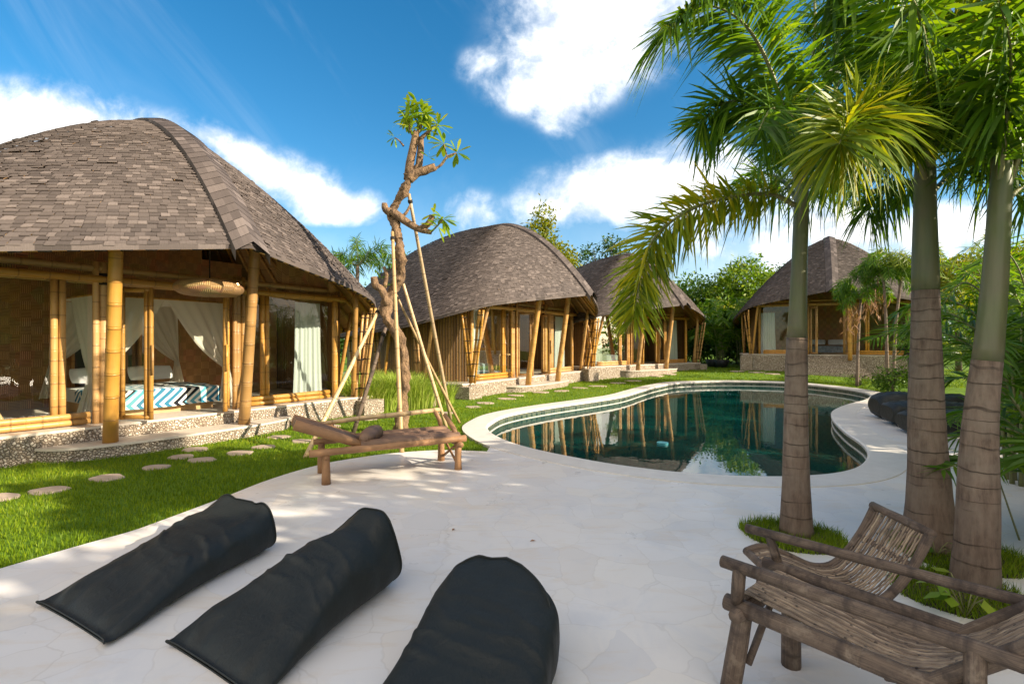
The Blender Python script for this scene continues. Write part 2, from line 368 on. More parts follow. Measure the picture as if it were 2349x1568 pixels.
def m_crownshaft():
    n=N('green palm crownshaft'); ob=n.co('Object'); uv=n.co('UV')
    f=n.noise(n.mapping(ob,(6,6,.7)),1.5,5,.6); c=n.ramp(f,[(.25,(.060,.085,.028)),(.5,(.115,.14,.05)),(.75,(.20,.205,.095))])
    g=n.noise(ob,2.0,3); c=n.mix(n.math('MULTIPLY',n.ramp(g,[(.42,0),(.62,1)]),.65),c,(.145,.12,.08))
    return n.done(n.pbr(c,.42,n.bump(f,.12,.01),.45))
MT['crownshaft']=m_crownshaft()
MT['rachis']=m_simple('palm rachis',(.13,.15,.05),(.20,.18,.07),5,.5,.2)
def m_fabric(name,c1,c2,rough,sheen,sc):
    n=N(name); ob=n.co('Object'); f=n.noise(ob,sc,5,.6); wv=n.noise(ob,420,2)
    fold=n.math('ADD',n.noise(n.mapping(ob,(1,1,1)),5.5,5,.55,1.2),n.math('MULTIPLY',n.noise(n.mapping(ob,(1,1,1)),15,4,.6,2.2),.35))
    c=n.mix(f,c1,c2)
    return n.done(n.pbr(c,rough,n.bump(n.math('ADD',n.math('MULTIPLY',wv,.10),fold),.36,.03),.42,sheen=sheen))
MT['bag']=m_fabric('black green canvas',(.0075,.0100,.0092),(.0150,.0185,.0165),.58,.0,2.0)
MT['linen']=m_fabric('white linen',(.74,.74,.72),(.66,.66,.64),.8,.1,3)
def m_cloth(name,c,tr):
    n=N(name); p=n.pbr(c,.85,n.bump(n.noise(n.co('Object'),9,4),.1,.02),.2); t=n.add('ShaderNodeBsdfTranslucent'); n.put(t.inputs[0],c)
    m=n.add('ShaderNodeMixShader'); m.inputs[0].default_value=tr; n.t.links.new(p,m.inputs[1]); n.t.links.new(t.outputs[0],m.inputs[2])
    return n.done(m.outputs[0])
MT['curtain']=m_cloth('sheer white curtain',(.80,.80,.76),.4)
MT['net']=m_cloth('mosquito net',(.74,.69,.58),.4)
def m_chevron(name, a, b, c3):
    n=N(name); uv=n.co('UV'); sep=n.add('ShaderNodeSeparateXYZ'); n.put(sep.inputs[0],uv)
    x=sep.outputs[0]; y=sep.outputs[1]
    tri=n.math('ABSOLUTE',n.math('SUBTRACT',n.math('FRACT',n.math('MULTIPLY',y,1.9)),.5))
    ph=n.math('FRACT',n.math('ADD',n.math('MULTIPLY',x,6.5),n.math('MULTIPLY',tri,3.6)))
    st=n.ramp(ph,[(0,0),(.42,0),(.47,1),(1,1)])
    big=n.ramp(n.math('FRACT',n.math('ADD',n.math('MULTIPLY',x,.9),n.math('MULTIPLY',tri,.55))),[(0,a),(.3,b),(.55,c3),(.8,a)],'CONSTANT')
    c=n.mix(st,(.80,.78,.72),big)
    return n.done(n.pbr(c,.85,n.bump(n.noise(n.co('Object'),200,2),.15,.01),.2))
MT['chevron']=m_chevron('chevron blanket',(.03,.17,.28),(.01,.012,.018),(.10,.33,.42))
MT['blanket']=m_simple('striped teal blanket',(.10,.26,.30),(.62,.66,.64),2.2,.85,.2,30,.01,(.3,4,1))
MT['blanket_dark']=m_simple('grey patterned blanket',(.05,.07,.09),(.30,.34,.36),7,.85,.2,30)
MT['wood']=m_simple('light plywood',(.55,.36,.17),(.42,.26,.11),3,.5,.15,20,.01,(1,5,1))
MT['wicker']=m_woven('straw wicker',(.16,.085,.035),(.48,.30,.13))
MT['glass']=m_glass('window glass')
MT['stone']=m_simple('stepping stone',(.47,.38,.30),(.36,.28,.22),4,.7,.4,25)
MT['stump']=m_simple('carved stone',(.42,.33,.24),(.20,.15,.11),9,.85,.9,30,.03)
MT['pot']=m_simple('black plant pot',(.02,.02,.022),(.035,.035,.038),6,.5,.2)
MT['soil']=m_simple('dark soil',(.045,.03,.02),(.08,.055,.035),12,.95,.8)
MT['bulb']=None
def m_bulb():
    n=N('warm lamp bulb'); e=n.add('ShaderNodeEmission'); n.put(e.inputs[0],(1,.62,.25)); e.inputs[1].default_value=14
    return n.done(e.outputs[0])
MT['bulb']=m_bulb()
MT['turq']=m_simple('turquoise plastic',(.05,.24,.28),(.06,.30,.33),3,.4,.0)
MT['dark']=m_simple('dark lacquer panel',(.012,.010,.010),(.02,.016,.014),3,.4,.1)
MT['husk']=m_leaf('dry palm husk',[(0,(.20,.10,.06)),(.5,(.36,.20,.12)),(1,(.50,.32,.20))],.7,.3)
# ================================================================ SETTING
pool_px=[(1119,987),(1128,972),(1166,954),(1254,937),(1364,921),(1430,910),(1474,897),(1509,887.5),(1560,879),(1650,876),(1730,876.5),(1804,879),(1892,887),
 (1958,896),(1994,906),(1984,918),(1940,930),(1910,944),(1909,963),(1936,992),(1975,1020),(1990,1042),(1981,1064),(1949,1081),(1892,1092),(1804,1097),(1730,1097),
 (1650,1094),(1540,1086),(1408,1069),(1298,1049),(1210,1029),(1152,1009)]
pool_w=[G(x,y)[:2] for x,y in pool_px]
POOL=catmull(pool_w,5,True)
area=sum(POOL[i][0]*POOL[(i+1)%len(POOL)][1]-POOL[(i+1)%len(POOL)][0]*POOL[i][1] for i in range(len(POOL)))
if area<0: POOL=POOL[::-1].copy()
def offset(P,d):
    n=len(P); T=np.array([P[(i+2)%n]-P[(i-2)%n] for i in range(n)]); T=unit(T)
    Nn=np.stack([T[:,1],-T[:,0]],1)      # outward for ccw
    return P+Nn*d
COPE=offset(POOL,.52)
COPE_IN=offset(POOL,.0)
# deck outline (world), going round
deck_px=[(1117,1039),(1040,1036),(980,1037),(900,1043),(825,1053),(750,1066),(675,1086),(600,1111),(520,1143),(450,1170),(375,1198),(300,1225),(200,1253),(100,1282),(0,1312)]
deck_left=catmull([G(x,y)[:2] for x,y in deck_px],4)
deck_right=catmull([(16,2.0),(12.5,4.2),(9.6,7.9),(10.3,9.6),(11.9,11.4),(13.2,13.6),(13.35,16.0),(13.0,17.6)],4)
# join: along the outer coping from the far end round to the sharp tip at the bench
tip=deck_left[0]; far=deck_right[-1]
it=int(np.argmin(np.linalg.norm(COPE-tip,axis=1))); iff=int(np.argmin(np.linalg.norm(COPE-far,axis=1)))
n=len(COPE); ring=[]; k=iff
while k!=it: ring.append(COPE[k]); k=(k+1)%n
DECK=np.array(list(deck_left)+[np.array((-4.5,1.2)),np.array((-5.2,-9.0)),np.array((16,-9.0))]+list(deck_right)+ring)
# the coping runs on over the lawn side
def sheet(name,outer,holes,z,mat,thick=.05,uvs=1.0):
    polys=[[Vector((p[0],p[1],0)) for p in outer]]+[[Vector((p[0],p[1],0)) for p in h] for h in holes]
    tris=tessellate_polygon(polys); pts=[p for q in polys for p in q]
    mb=MB(); mb.v=[(p.x,p.y,z) for p in pts]
    for t in tris:
        a,b,c=[pts[i] for i in t]
        if (b-a).cross(c-a).z<0: t=(t[0],t[2],t[1])
        mb.f.append(tuple(t)); mb.uv+= [(pts[i].x*uvs,pts[i].y*uvs) for i in t]
    for loop in [outer]+holes:
        m=len(loop)
        for i in range(m):
            a=loop[i]; b=loop[(i+1)%m]
            mb.quad((a[0],a[1],z),(b[0],b[1],z),(b[0],b[1],z-thick),(a[0],a[1],z-thick))
    return mb.build(name,mat)
PALMS=[(2.62,4.72),(3.60,4.42),(3.36,3.72)]
def circ(c,r,n=28,wob=.05,seed=0):
    return np.array([(c[0]+r*math.cos(2*PI*i/n)*(1+wob*math.sin(3*2*PI*i/n+seed)),c[1]+r*math.sin(2*PI*i/n)*(1+wob*math.cos(2*2*PI*i/n+seed))) for i in range(n)])
BEDS=[circ((2.56,4.68),.42,28,.05,1),circ((3.72,4.30),.45,28,.06,2),circ((3.16,3.62),.40,28,.05,4)]
def grow(P,d): return offset(P,d)
tag(sheet('pool_deck',DECK,[grow(POOL,.30)]+[b for b in BEDS],.03,MT['deck']),kind='structure')
# coping ring
mb=MB(); n=len(POOL)
for i in range(n):
    j=(i+1)%n; ci,cj=COPE[i],COPE[j]; a,b=POOL[i],POOL[j]
    zt=.042
    ai=a+(ci-a)*.06; bi=b+(cj-b)*.06
    mb.quad((ci[0],ci[1],zt),(ai[0],ai[1],zt),(bi[0],bi[1],zt),(cj[0],cj[1],zt))
    mb.quad((ai[0],ai[1],zt),(a[0],a[1],zt-.02),(b[0],b[1],zt-.02),(bi[0],bi[1],zt))
    mb.quad((a[0],a[1],zt-.02),(a[0],a[1],zt-.06),(b[0],b[1],zt-.06),(b[0],b[1],zt-.02))
    mb.quad((cj[0],cj[1],zt),(cj[0],cj[1],-.03),(ci[0],ci[1],-.03),(ci[0],ci[1],zt))
tag(mb.build('pool_coping',MT['coping']),kind='structure')
mb=MB(); P2=offset(POOL,.025); u=0
for i in range(n):
    j=(i+1)%n; a,b=P2[i],P2[j]; L=float(np.linalg.norm(b-a))
    mb.quad((a[0],a[1],0),(a[0],a[1],-.5),(b[0],b[1],-.5),(b[0],b[1],0),[(u,.5),(u,0),(u+L,0),(u+L,.5)]); u+=L
tag(mb.build('pool_wall',MT['tile']),kind='structure')
# white ledge just above the water line
mb=MB(); Pa=offset(POOL,.03); Pb=offset(POOL,.008)
for i in range(n):
    j=(i+1)%n; a,b,c,d=Pa[i],Pa[j],Pb[j],Pb[i]
    mb.quad((a[0],a[1],-.155),(d[0],d[1],-.155),(c[0],c[1],-.155),(b[0],b[1],-.155))
    mb.quad((d[0],d[1],-.155),(d[0],d[1],-.22),(c[0],c[1],-.22),(c[0],c[1],-.155))
tag(mb.build('pool_ledge',MT['coping']),kind='structure')
mb=MB(); Pw=offset(POOL,.02)
pts=[Vector((p[0],p[1],0)) for p in Pw]
for t in tessellate_polygon([pts]):
    a,b,c=[pts[i] for i in t]
    if (b-a).cross(c-a).z<0: t=(t[0],t[2],t[1])
    mb.poly([(pts[i].x,pts[i].y,-.17) for i in t])
tag(mb.build('pool_water',MT['water']),kind='structure')
# terrain
def gz(x,y):
    x=np.asarray(x,dtype=float); y=np.asarray(y,dtype=float)
    s=np.clip((y-22.5)/5.0,0,1); s=s*s*(3-2*s)
    m=np.clip((x-3)/6,0,1)*.4+.6
    return .26*s*m
def gz1(x,y): return float(gz(x,y))
xs=np.concatenate([[-140,-100,-60,-35],np.arange(-22,-2,1.0),np.arange(-2,15.01,.25),np.arange(16,30,1.0),[35,60,100,140]])
ys=np.concatenate([[-60,-30,-15],np.arange(-9,5,1.0),np.arange(5,26.01,.25),np.arange(27,45,1.0),[50,65,90,140,200]])
X,Y=np.meshgrid(xs,ys); Z=gz(X,Y)
V=np.stack([X.ravel(),Y.ravel(),Z.ravel()],1); nx=len(xs)
I,J=np.meshgrid(np.arange(len(xs)-1),np.arange(len(ys)-1)); q=(J*nx+I).ravel()
F=np.stack([q,q+1,q+nx+1,q+nx],1)
hole=offset(POOL,.10)
vin=inside(V[:,0],V[:,1],hole)
dk=inside(V[:,0],V[:,1],DECK)
keep=~(vin[F].any(1))
V[dk&~vin,2]-=.02
tag(np_mesh('lawn_ground',V,F[keep],MT['lawn'],smooth=True),kind='structure')
# ---------------------------------------------------------------- hut frames (needed to keep grass out of the plinths)
def frame(ang): return np.array((math.cos(ang),math.sin(ang))),np.array((-math.sin(ang),math.cos(ang)))
HUTS=[dict(O=(-5.94,9.33),a=math.radians(-33.5),s=1.0,z=0.0),
      dict(O=(1.0,20.0),a=math.radians(-33.0),s=1.07,z=0.0),
      dict(O=(6.95,26.0),a=math.radians(-54),s=1.02,z=.2),
      dict(O=(16.15,26.0),a=math.radians(-119),s=1.0,sx=.93,sz=1.09,z=.66)]
plinth_half=[(0,0),(0,3.75),(-.02,4.35),(-1.0,4.6),(-2.6,4.7),(-5.0,4.4),(-7.3,3.2),(-8.3,1.5),(-8.6,0)]
plinth_loc=np.array(plinth_half+[(x,-y) for x,y in plinth_half[::-1][1:-1]])
def hut_pt(h,x,y):
    n_,d_=frame(h['a']); return np.array(h['O'])+h['s']*(x*n_+y*d_)
PL=[np.array([hut_pt(h,x,y) for x,y in plinth_loc]) for h in HUTS]
STEPS=[np.array([hut_pt(h,x,y) for x,y in [(0,-2),(.45,-1.7),(.62,-1),(.66,0),(.62,1),(.45,1.7),(0,2)]]) for h in HUTS]
# stepping stones
stone_px=[(112,1126,76,0),(246,1097,76,1),(357,1073,64,2),(415,1049,44,3),(461,1056,54,4),(446,1032,60,5),(551,1040,62,6),(606,1026,40,7),(692,1013,52,8),(3,1142,26,9),
 (640,1003,40,10),(760,978,46,11),(846,962,44,0),(1022,948,44,1),(1085,934,40,2),(1112,925,42,3),(1162,915,42,4),(1183,907.5,40,5),(1240,900,44,6),(1287,897,40,7),(1328,890,38,8),(1372,886,44,9),(1418,879,40,2),(1452,874.5,38,3),
 (1505,868,36,1),(1535,866,34,5),(1690,862.5,36,6),(1735,864,36,2),(1770,866,36,3)]
words=['round','wide','pale','small','flat','long','cracked','narrow']
STONE=[]
stone_lab=["flat stepping stone in shaded grass, second from the grey deck edge of the lawn","pale stepping stone half in a sunlit patch of lawn","round stepping stone beside the sunlit lawn patch, below the hut step"]
for i,(x,y,w,sd) in enumerate(stone_px):
    p=G(x,y); r=w*p[1]/FPX/2; r=min(max(r,.2),.42)
    z0=gz1(p[0],p[1])
    random.seed(sd*13+i); m=11; base=[]
    for k in range(m):
        a=2*PI*k/m; rr=r*(1+random.uniform(-.16,.14)); base.append((math.cos(a)*rr,math.sin(a)*rr*random.uniform(.72,.8)))
    cm=catmull(base,3,True); mb=MB(); rz=random.uniform(-.5,.5); c_,s_=math.cos(rz),math.sin(rz)
    cm=[(a*c_-b*s_,a*s_+b*c_) for a,b in cm]; L=len(cm)
    top=[(a*.93,b*.93,.024) for a,b in cm]; mid=[(a,b,.014) for a,b in cm]; bot=[(a,b,-.03) for a,b in cm]
    mb.poly(top)
    for k in range(L):
        j=(k+1)%L; mb.quad(top[k],mid[k],mid[j],top[j]); mb.quad(mid[k],bot[k],bot[j],mid[j])
    o=mb.build('stepping_stone',MT['stone']); o.location=(p[0],p[1],z0)
    STONE.append((p[0],p[1],r,o))
# labels that single the stones out, by what lies beside them
def slab(i):
    L={0:"flat stepping stone in the shaded lawn, next after the one cut by the frame edge",1:"stepping stone touching the lower sunlit patch of lawn before the big hut",2:"round stepping stone at the upper tip of the sunlit lawn patch",
     3:"small stepping stone below the curved edge of the hut step, upper of a close pair",4:"stepping stone beside the small one under the hut step, lower of the pair",5:"long stepping stone closest to the rounded hut step",
     6:"broad stepping stone between the hut step and the log bench headrest",7:"small pale stepping stone in bright grass before the white curtain window",8:"stepping stone beside the foot of the slanting bamboo pole behind the bench",
     9:"stepping stone half cut off at the edge of the frame on the shaded lawn",10:"stone in the grass just under the pebble plinth by the leaning post",11:"stone in the grass before the plinth corner block with the dark gap",
     12:"stone between two bamboo props behind the bench back rail",13:"stone in the grass between the frangipani and the end of the bench rail",14:"first stone of the trail by the pool, beside the narrow end of the coping",15:"pool trail stone under the white plinth corner of the middle hut",
     16:"pool trail stone before the step of the middle hut, lower one",17:"pool trail stone before the step of the middle hut, upper one",18:"pool trail stone under the second leaning post of the middle hut",19:"pool trail stone where the middle hut step ends",20:"pool trail stone below the end block of the middle hut",
     21:"pool trail stone in the sun past the middle hut",22:"pool trail stone before the corner of the hut behind the palm frond",23:"pool trail stone under the hanging palm frond",24:"last sunlit trail stone by the step of the third hut",25:"shaded trail stone at the far end of the third hut step",
     26:"shaded trail stone on the lawn between the two rear huts",27:"shaded trail stone beside the small lantern stump",28:"shaded trail stone before the steps of the hut beyond the pool"}
    return L[i]
for i,(x,y,r,o) in enumerate(STONE): tag(o,slab(i),'stepping stone','stepping stones in the lawn')
# ---------------------------------------------------------------- grass blades
def blades(P,hmin,hmax,w,seed,lean=.5):
    r=np.random.default_rng(seed); m=len(P)
    h=r.uniform(hmin,hmax,m); a=r.uniform(0,2*PI,m); b=r.uniform(0,2*PI,m); l=r.uniform(.1,lean,m)*h
    ww=w*r.uniform(.7,1.3,m)
    c=P; wx=np.cos(a)*ww/2; wy=np.sin(a)*ww/2
    z=c[:,2]
    v0=np.stack([c[:,0]-wx,c[:,1]-wy,z-.005],1); v1=np.stack([c[:,0]+wx,c[:,1]+wy,z-.005],1)
    v2=np.stack([c[:,0]+np.cos(b)*l,c[:,1]+np.sin(b)*l,z+h],1)
    V=np.stack([v0,v1,v2],1).reshape(-1,3); F=np.arange(3*m).reshape(-1,3)
    return V,F
def grass_pts(x0,x1,y0,y1,m,seed,extra=None):
    r=np.random.default_rng(seed); x=r.uniform(x0,x1,m); y=r.uniform(y0,y1,m)
    ok=~inside(x,y,DECK)&~inside(x,y,COPE)
    for q in PL+STEPS: ok&=~inside(x,y,q)
    for sx,sy,sr,_ in STONE: ok&=((x-sx)**2/(sr*.95)**2+(y-sy)**2/(sr*.72)**2)>1
    ok&=(np.abs(x)<1.06*y+.6)
    if extra is not None: ok&=extra(x,y)
    x,y=x[ok],y[ok]; return np.stack([x,y,gz(x,y)],1)
V=[];F=[];b0=0
for a in ((-9,-.5,3.4,9.2,95000,11,.028,.062,.010),(-9.5,1,9.2,14,42000,12,.03,.065,.013),(-4,14,13.5,24,46000,13,.03,.07,.020),(3,24,20,32,22000,14,.03,.08,.035),(7,20,4,14,9000,15,.04,.09,.016)):
    v,f=blades(grass_pts(*a[:6]),a[6],a[7],a[8],a[5]); V.append(v);F.append(f+b0); b0+=len(v)
tag(np_mesh('lawn_grass',np.concatenate(V),np.concatenate(F),MT['grass']),'short green lawn grass growing round the huts and pool','grass',kind='stuff')
# grass beds at the palms
bed_lab=['grassy round cut-out in the deck at the foot of the slim palm','grassy cut-out in the deck at the foot of the thick swollen palm','grassy cut-out with a broad leaved weed before the ringed palm']
for i,b in enumerate(BEDS):
    c=b.mean(0); root=empty('planting_bed',(c[0],c[1],0)); tag(root,bed_lab[i],'planting bed','grass beds round the palms')
    mb=MB(); m=len(b); q=[(p[0],p[1],.022) for p in b]
    for k in range(m): mb.poly([(c[0],c[1],.06),q[k],q[(k+1)%m]])
    mb.build('soil',MT['soil'],root,True,off_of(root))
    r=np.random.default_rng(30+i); x=r.uniform(c[0]-.5,c[0]+.5,5200); y=r.uniform(c[1]-.5,c[1]+.5,5200)
    ok=inside(x,y,offset(b,.02) if True else b); P=np.stack([x[ok],y[ok],np.full(ok.sum(),.035)],1)
    v,f=blades(P,.03,.085,.007,40+i,.9)
    o=np_mesh('grass_tuft',v,f,MT['grass'],root,off=off_of(root)); o['kind']='stuff'
# square skimmer lid let into the deck by the pool
mb=MB(); p=G(1271,1056,.03)
for q,s_ in (((0,.17),(.36,.012)),((0,-.17),(.36,.012)),((.174,0),(.012,.352)),((-.174,0),(.012,.352))):
    mb.box((p[0]+q[0],p[1]+q[1],.033),(s_[0],s_[1],.006))
mb.box((p[0],p[1],.0315),(.33,.33,.005))
tag(mb.build('skimmer_lid',MT['coping']),'square skimmer lid set in the deck beside the pool edge','lid')
mb=MB(); p=G(1520,1017,-.16); m=18
ring=[(p[0]+.11*math.cos(2*PI*k/m),p[1]+.11*math.sin(2*PI*k/m)) for k in range(m)]
mb.poly([(a,b,-.135) for a,b in ring])
for k in range(m):
    a,b=ring[k],ring[(k+1)%m]; mb.quad((a[0],a[1],-.135),(a[0],a[1],-.175),(b[0],b[1],-.175),(b[0],b[1],-.135))
tag(mb.build('pool_float',MT['turq']),'small turquoise disc floating on the dark pool water','float')

for i,(x,y,rz,lab) in enumerate(((1222,1241,.4,'tiny dry brown leaf lying alone on the open deck'),(1040,1215,1.3,'tiny curled leaf on the deck between the pool and the beanbags'))):
    p=G(x,y,.03); mb=MB(); c,s_=math.cos(rz),math.sin(rz)
    q=[(-.03,0,.006),(0,-.012,.012),(.032,0,.004),(0,.012,.014)]
    mb.poly([(a*c-b*s_,a*s_+b*c,z) for a,b,z in q]); o=mb.build('fallen_leaf',MT['husk']); o.location=p; tag(o,lab,'leaf','dry leaves on the deck')
# ================================================================ BAMBOO HUTS (local: +x out of the door, +y along the front, z up)
eave_half=[(2.16,0,3.36),(1.84,.9,3.24),(1.48,2.0,3.10),(1.03,3.1,2.95),(.50,4.0,2.78),(-.35,4.65,2.5),(-1.6,5.05,2.2),(-3.6,5.15,1.98),(-5.6,4.75,1.88),(-7.6,3.7,1.85),(-9.0,2.1,1.9),(-9.5,0,1.92)]
PX,ZP=-1.55,6.1
_e=catmull(eave_half,16)
_phi=np.arctan2(_e[:,1],_e[:,0]-PX); _R=np.hypot(_e[:,0]-PX,_e[:,1]); _ZE=_e[:,2]
_phi[-1]=PI; _phi[0]=0
def pexp(phi):
    c=np.cos(phi)
    return np.where(c>0,1.46+.34*np.abs(c)**3,1.46+.80*np.abs(c)**2.2)
def RE(phi): return np.interp(np.abs(phi),_phi,_R)
def ZE(phi): return np.interp(np.abs(phi),_phi,_ZE)
def surf(phi,rho):
    phi=np.asarray(phi,dtype=float); rho=np.asarray(rho,dtype=float)
    R=RE(phi)*rho; z=ZP-(ZP-ZE(phi))*rho**pexp(phi)
    return np.stack([PX+R*np.cos(phi),R*np.sin(phi),z],-1)
def roof_z(x,y):
    phi=np.arctan2(y,x-PX); rho=np.hypot(x-PX,y)/RE(phi); return ZP-(ZP-ZE(phi))*rho**pexp(phi)
# eave parameter by arc length
_arc=np.concatenate([[0],np.cumsum(np.linalg.norm(np.diff(_e[:,:2],axis=0),axis=1))]); ARC=_arc[-1]
def phi_of(t):            # t in [-1,1]
    return np.sign(t)*np.interp(np.abs(t)*ARC,_arc,_phi)
def make_roof(root):
    r=np.random.default_rng(5); V=[];F=[];UV=[]; b=0
    rows=72; cols_at=lambda rho: max(10,int(2*ARC*(rho*.93+.05)/.118))
    for k in range(rows):
        r0=k/rows; r1=(k+1)/rows; m=cols_at(r1)
        t=np.linspace(-1,1,m+1)+ (r.uniform(-.5,.5))*2/m
        jit=r.uniform(-.16,.16,m+1)*2/m; t=t+jit
        lo=r.uniform(-.2,.26,m)/rows; lift=r.uniform(.010,.022,m)+(r.random(m)<.02)*r.uniform(.008,.022,m); skew=r.uniform(-.06,.06,m)/rows
        ta=t[:-1]+.02/m; tb=t[1:]-.02/m
        wrap=lambda q:(q+1)%2-1
        pa,pb=phi_of(wrap(ta)),phi_of(wrap(tb))
        up=max(0,r0-.35/rows)
        A=surf(pa,np.full(m,up)); B=surf(pb,np.full(m,up)); C=surf(pb,r1+lo+skew); D=surf(pa,r1+lo-skew)
        cen=np.stack([np.cos((pa+pb)/2)*.45,np.sin((pa+pb)/2)*.45,np.ones(m)],1); cen=unit(cen)
        C=C+cen*lift[:,None]; D=D+cen*lift[:,None]; A=A-cen*.012; B=B-cen*.012
        C2=C-cen*.018; D2=D-cen*.018
        vv=np.stack([A,B,C,D,C2,D2],1).reshape(-1,3); V.append(vv)
        i=b+np.arange(m)*6
        F.append(np.stack([i,i+3,i+2,i+1],1)); F.append(np.stack([i+3,i+5,i+4,i+2],1))
        u0=r.uniform(0,9,m); w=np.linalg.norm(B-A,axis=1)+.1; h=np.linalg.norm(D-A,axis=1)
        z_=np.zeros(m)
        UV.append(np.stack([np.stack([u0,h],1),np.stack([u0,z_],1),np.stack([u0+w,z_],1),np.stack([u0+w,h],1)],1).reshape(-1,2))
        UV.append(np.stack([np.stack([u0,z_],1),np.stack([u0,z_-.03],1),np.stack([u0+w,z_-.03],1),np.stack([u0+w,z_],1)],1).reshape(-1,2))
        b+=m*6
    roof=np_mesh('roof',np.concatenate(V),np.concatenate(F),MT['shingle'],root,uv=np.concatenate(UV))
    # ridge cap: plates over the front hip and the back ridge
    mb=MB(); rr=random.Random(3)
    line=[(0.0,q) for q in np.linspace(1.015,.02,34)]+[(PI,q) for q in np.linspace(.02,.97,46)]
    pts=[surf(np.array(p),np.array(q)) for p,q in line]; hw=.28
    for i in range(len(pts)-1):
        a,c=pts[i],pts[i+1]
        for sgn in (-1,1):
            for (y0,y1) in ((0,.5),(.5,1.0)):
                def P(q,yy,dz):
                    y=sgn*yy*hw; x=q[0]; z=float(roof_z(x,y)) if abs(x-PX)>.02 else float(roof_z(x+.02,y))
                    return (x,y,min(z,q[2]-.10*yy)+.10+dz)
                A,B,C,D=P(a,y0,.006),P(a,y1,.006),P(c,y1,0),P(c,y0,0)
                uv=[(0,0),(hw/2,0),(hw/2,.2),(0,.2)]
                (mb.quad(A,B,C,D,uv) if sgn>0 else mb.quad(D,C,B,A,uv))
                if y1==1.0:
                    E=(B[0],B[1],B[2]-.17);H=(C[0],C[1],C[2]-.17); mb.quad(B,E,H,C,uv)
    p=pts[0]
    mb.build('ridge_cap',MT['shingle'],roof)
    # underside
    mb=MB(); m=96; ks=[1.0,.9,.75,.6,.45,.3,.15,.03]
    g=[[surf(phi_of(-1+2*i/m),q)-np.array((0,0,.07+.06*(1-q))) for q in ks] for i in range(m+1)]
    for i in range(m):
        for k in range(len(ks)-1):
            u0,u1=i*.31,(i+1)*.31; mb.quad(g[i][k],g[i][k+1],g[i+1][k+1],g[i+1][k],[(u0,k),(u0,k+1),(u1,k+1),(u1,k)])
    mb.build('roof_lining',MT['lining'],roof)
    mb=MB()
    for i in range(m):   # dark shingle butt ends closing the eave
        pa,pb=phi_of(-1+2*i/m),phi_of(-1+2*(i+1)/m); a,b_=surf(pa,1.0),surf(pb,1.0)
        mb.quad(a+(0,0,.02),b_+(0,0,.02),b_-(0,0,.075),a-(0,0,.075))
    mb.build('eave_edge',MT['shingle'],roof)
    mb=MB(); ring=[surf(phi_of(-1+2*i/m),.985)-np.array((0,0,.115)) for i in range(m+1)]
    mb.tube(ring,.036,7,False,knots=.5); ep=mb.build('eave_pole',MT['bamboo'],roof,True)
    mb=MB()
    for i in range(120):
        t=-1+2*(i+.5)/120
        if abs(t)>.75: continue
        a=surf(phi_of(t-.004),.985)-np.array((0,0,.112)); c=surf(phi_of(t+.004),.985)-np.array((0,0,.112))
        mb.tube([a,c],.047,8,True)
    mb.build('eave_lashing',MT['binding'],roof,True)['kind']='stuff'
    for i in range(46):
        t=-.80+1.6*i/45; ph=phi_of(t); q=[surf(ph,k)-np.array((0,0,.155+.05*(1-k))) for k in (.975,.85,.7,.55,.4)]
        mb=MB(); mb.tube(q,[.042,.042,.04,.038,.035],7,True); mb.build('rafter',MT['bamboo'],root,True)
    return roof
def bar(root,name,pts,r,mat='bamboo',n=10):
    mb=MB()
    if isinstance(pts[0][0],(int,float)): pts=[pts]
    for p in pts: mb.tube(p,r,n,True,knots=.38)
    return mb.build(name,MT[mat],root,True)
def brace(root,b0,b1,wid,num=2,r=.036):
    """bundle of slim bamboos tied with dark fibre, from foot b0 to head b1; wid = offset vector between canes"""
    b0,b1,wid=Vector(b0),Vector(b1),Vector(wid); mb=MB()
    for k in range(num):
        o=wid*(k-(num-1)/2); mb.tube([b0+o,b1+o*1.15],r,8,True,knots=.33)
    br=mb.build('brace',MT['bamboo'],root,True); L=(b1-b0).length; m=int(L/.34)
    for k in range(m):
        t=(k+.6)/m; p=b0.lerp(b1,t); o=wid*((num-1)/2+.3)
        q=(b1-b0).normalized().cross(wid).normalized()*(r+.004)
        mb=MB(); mb.tube([p-o+q,p+o+q,p+o-q,p-o-q,p-o+q],.013,6,True); mb.build('binding',MT['binding'],br,True)
FL=.45; DX=-.35
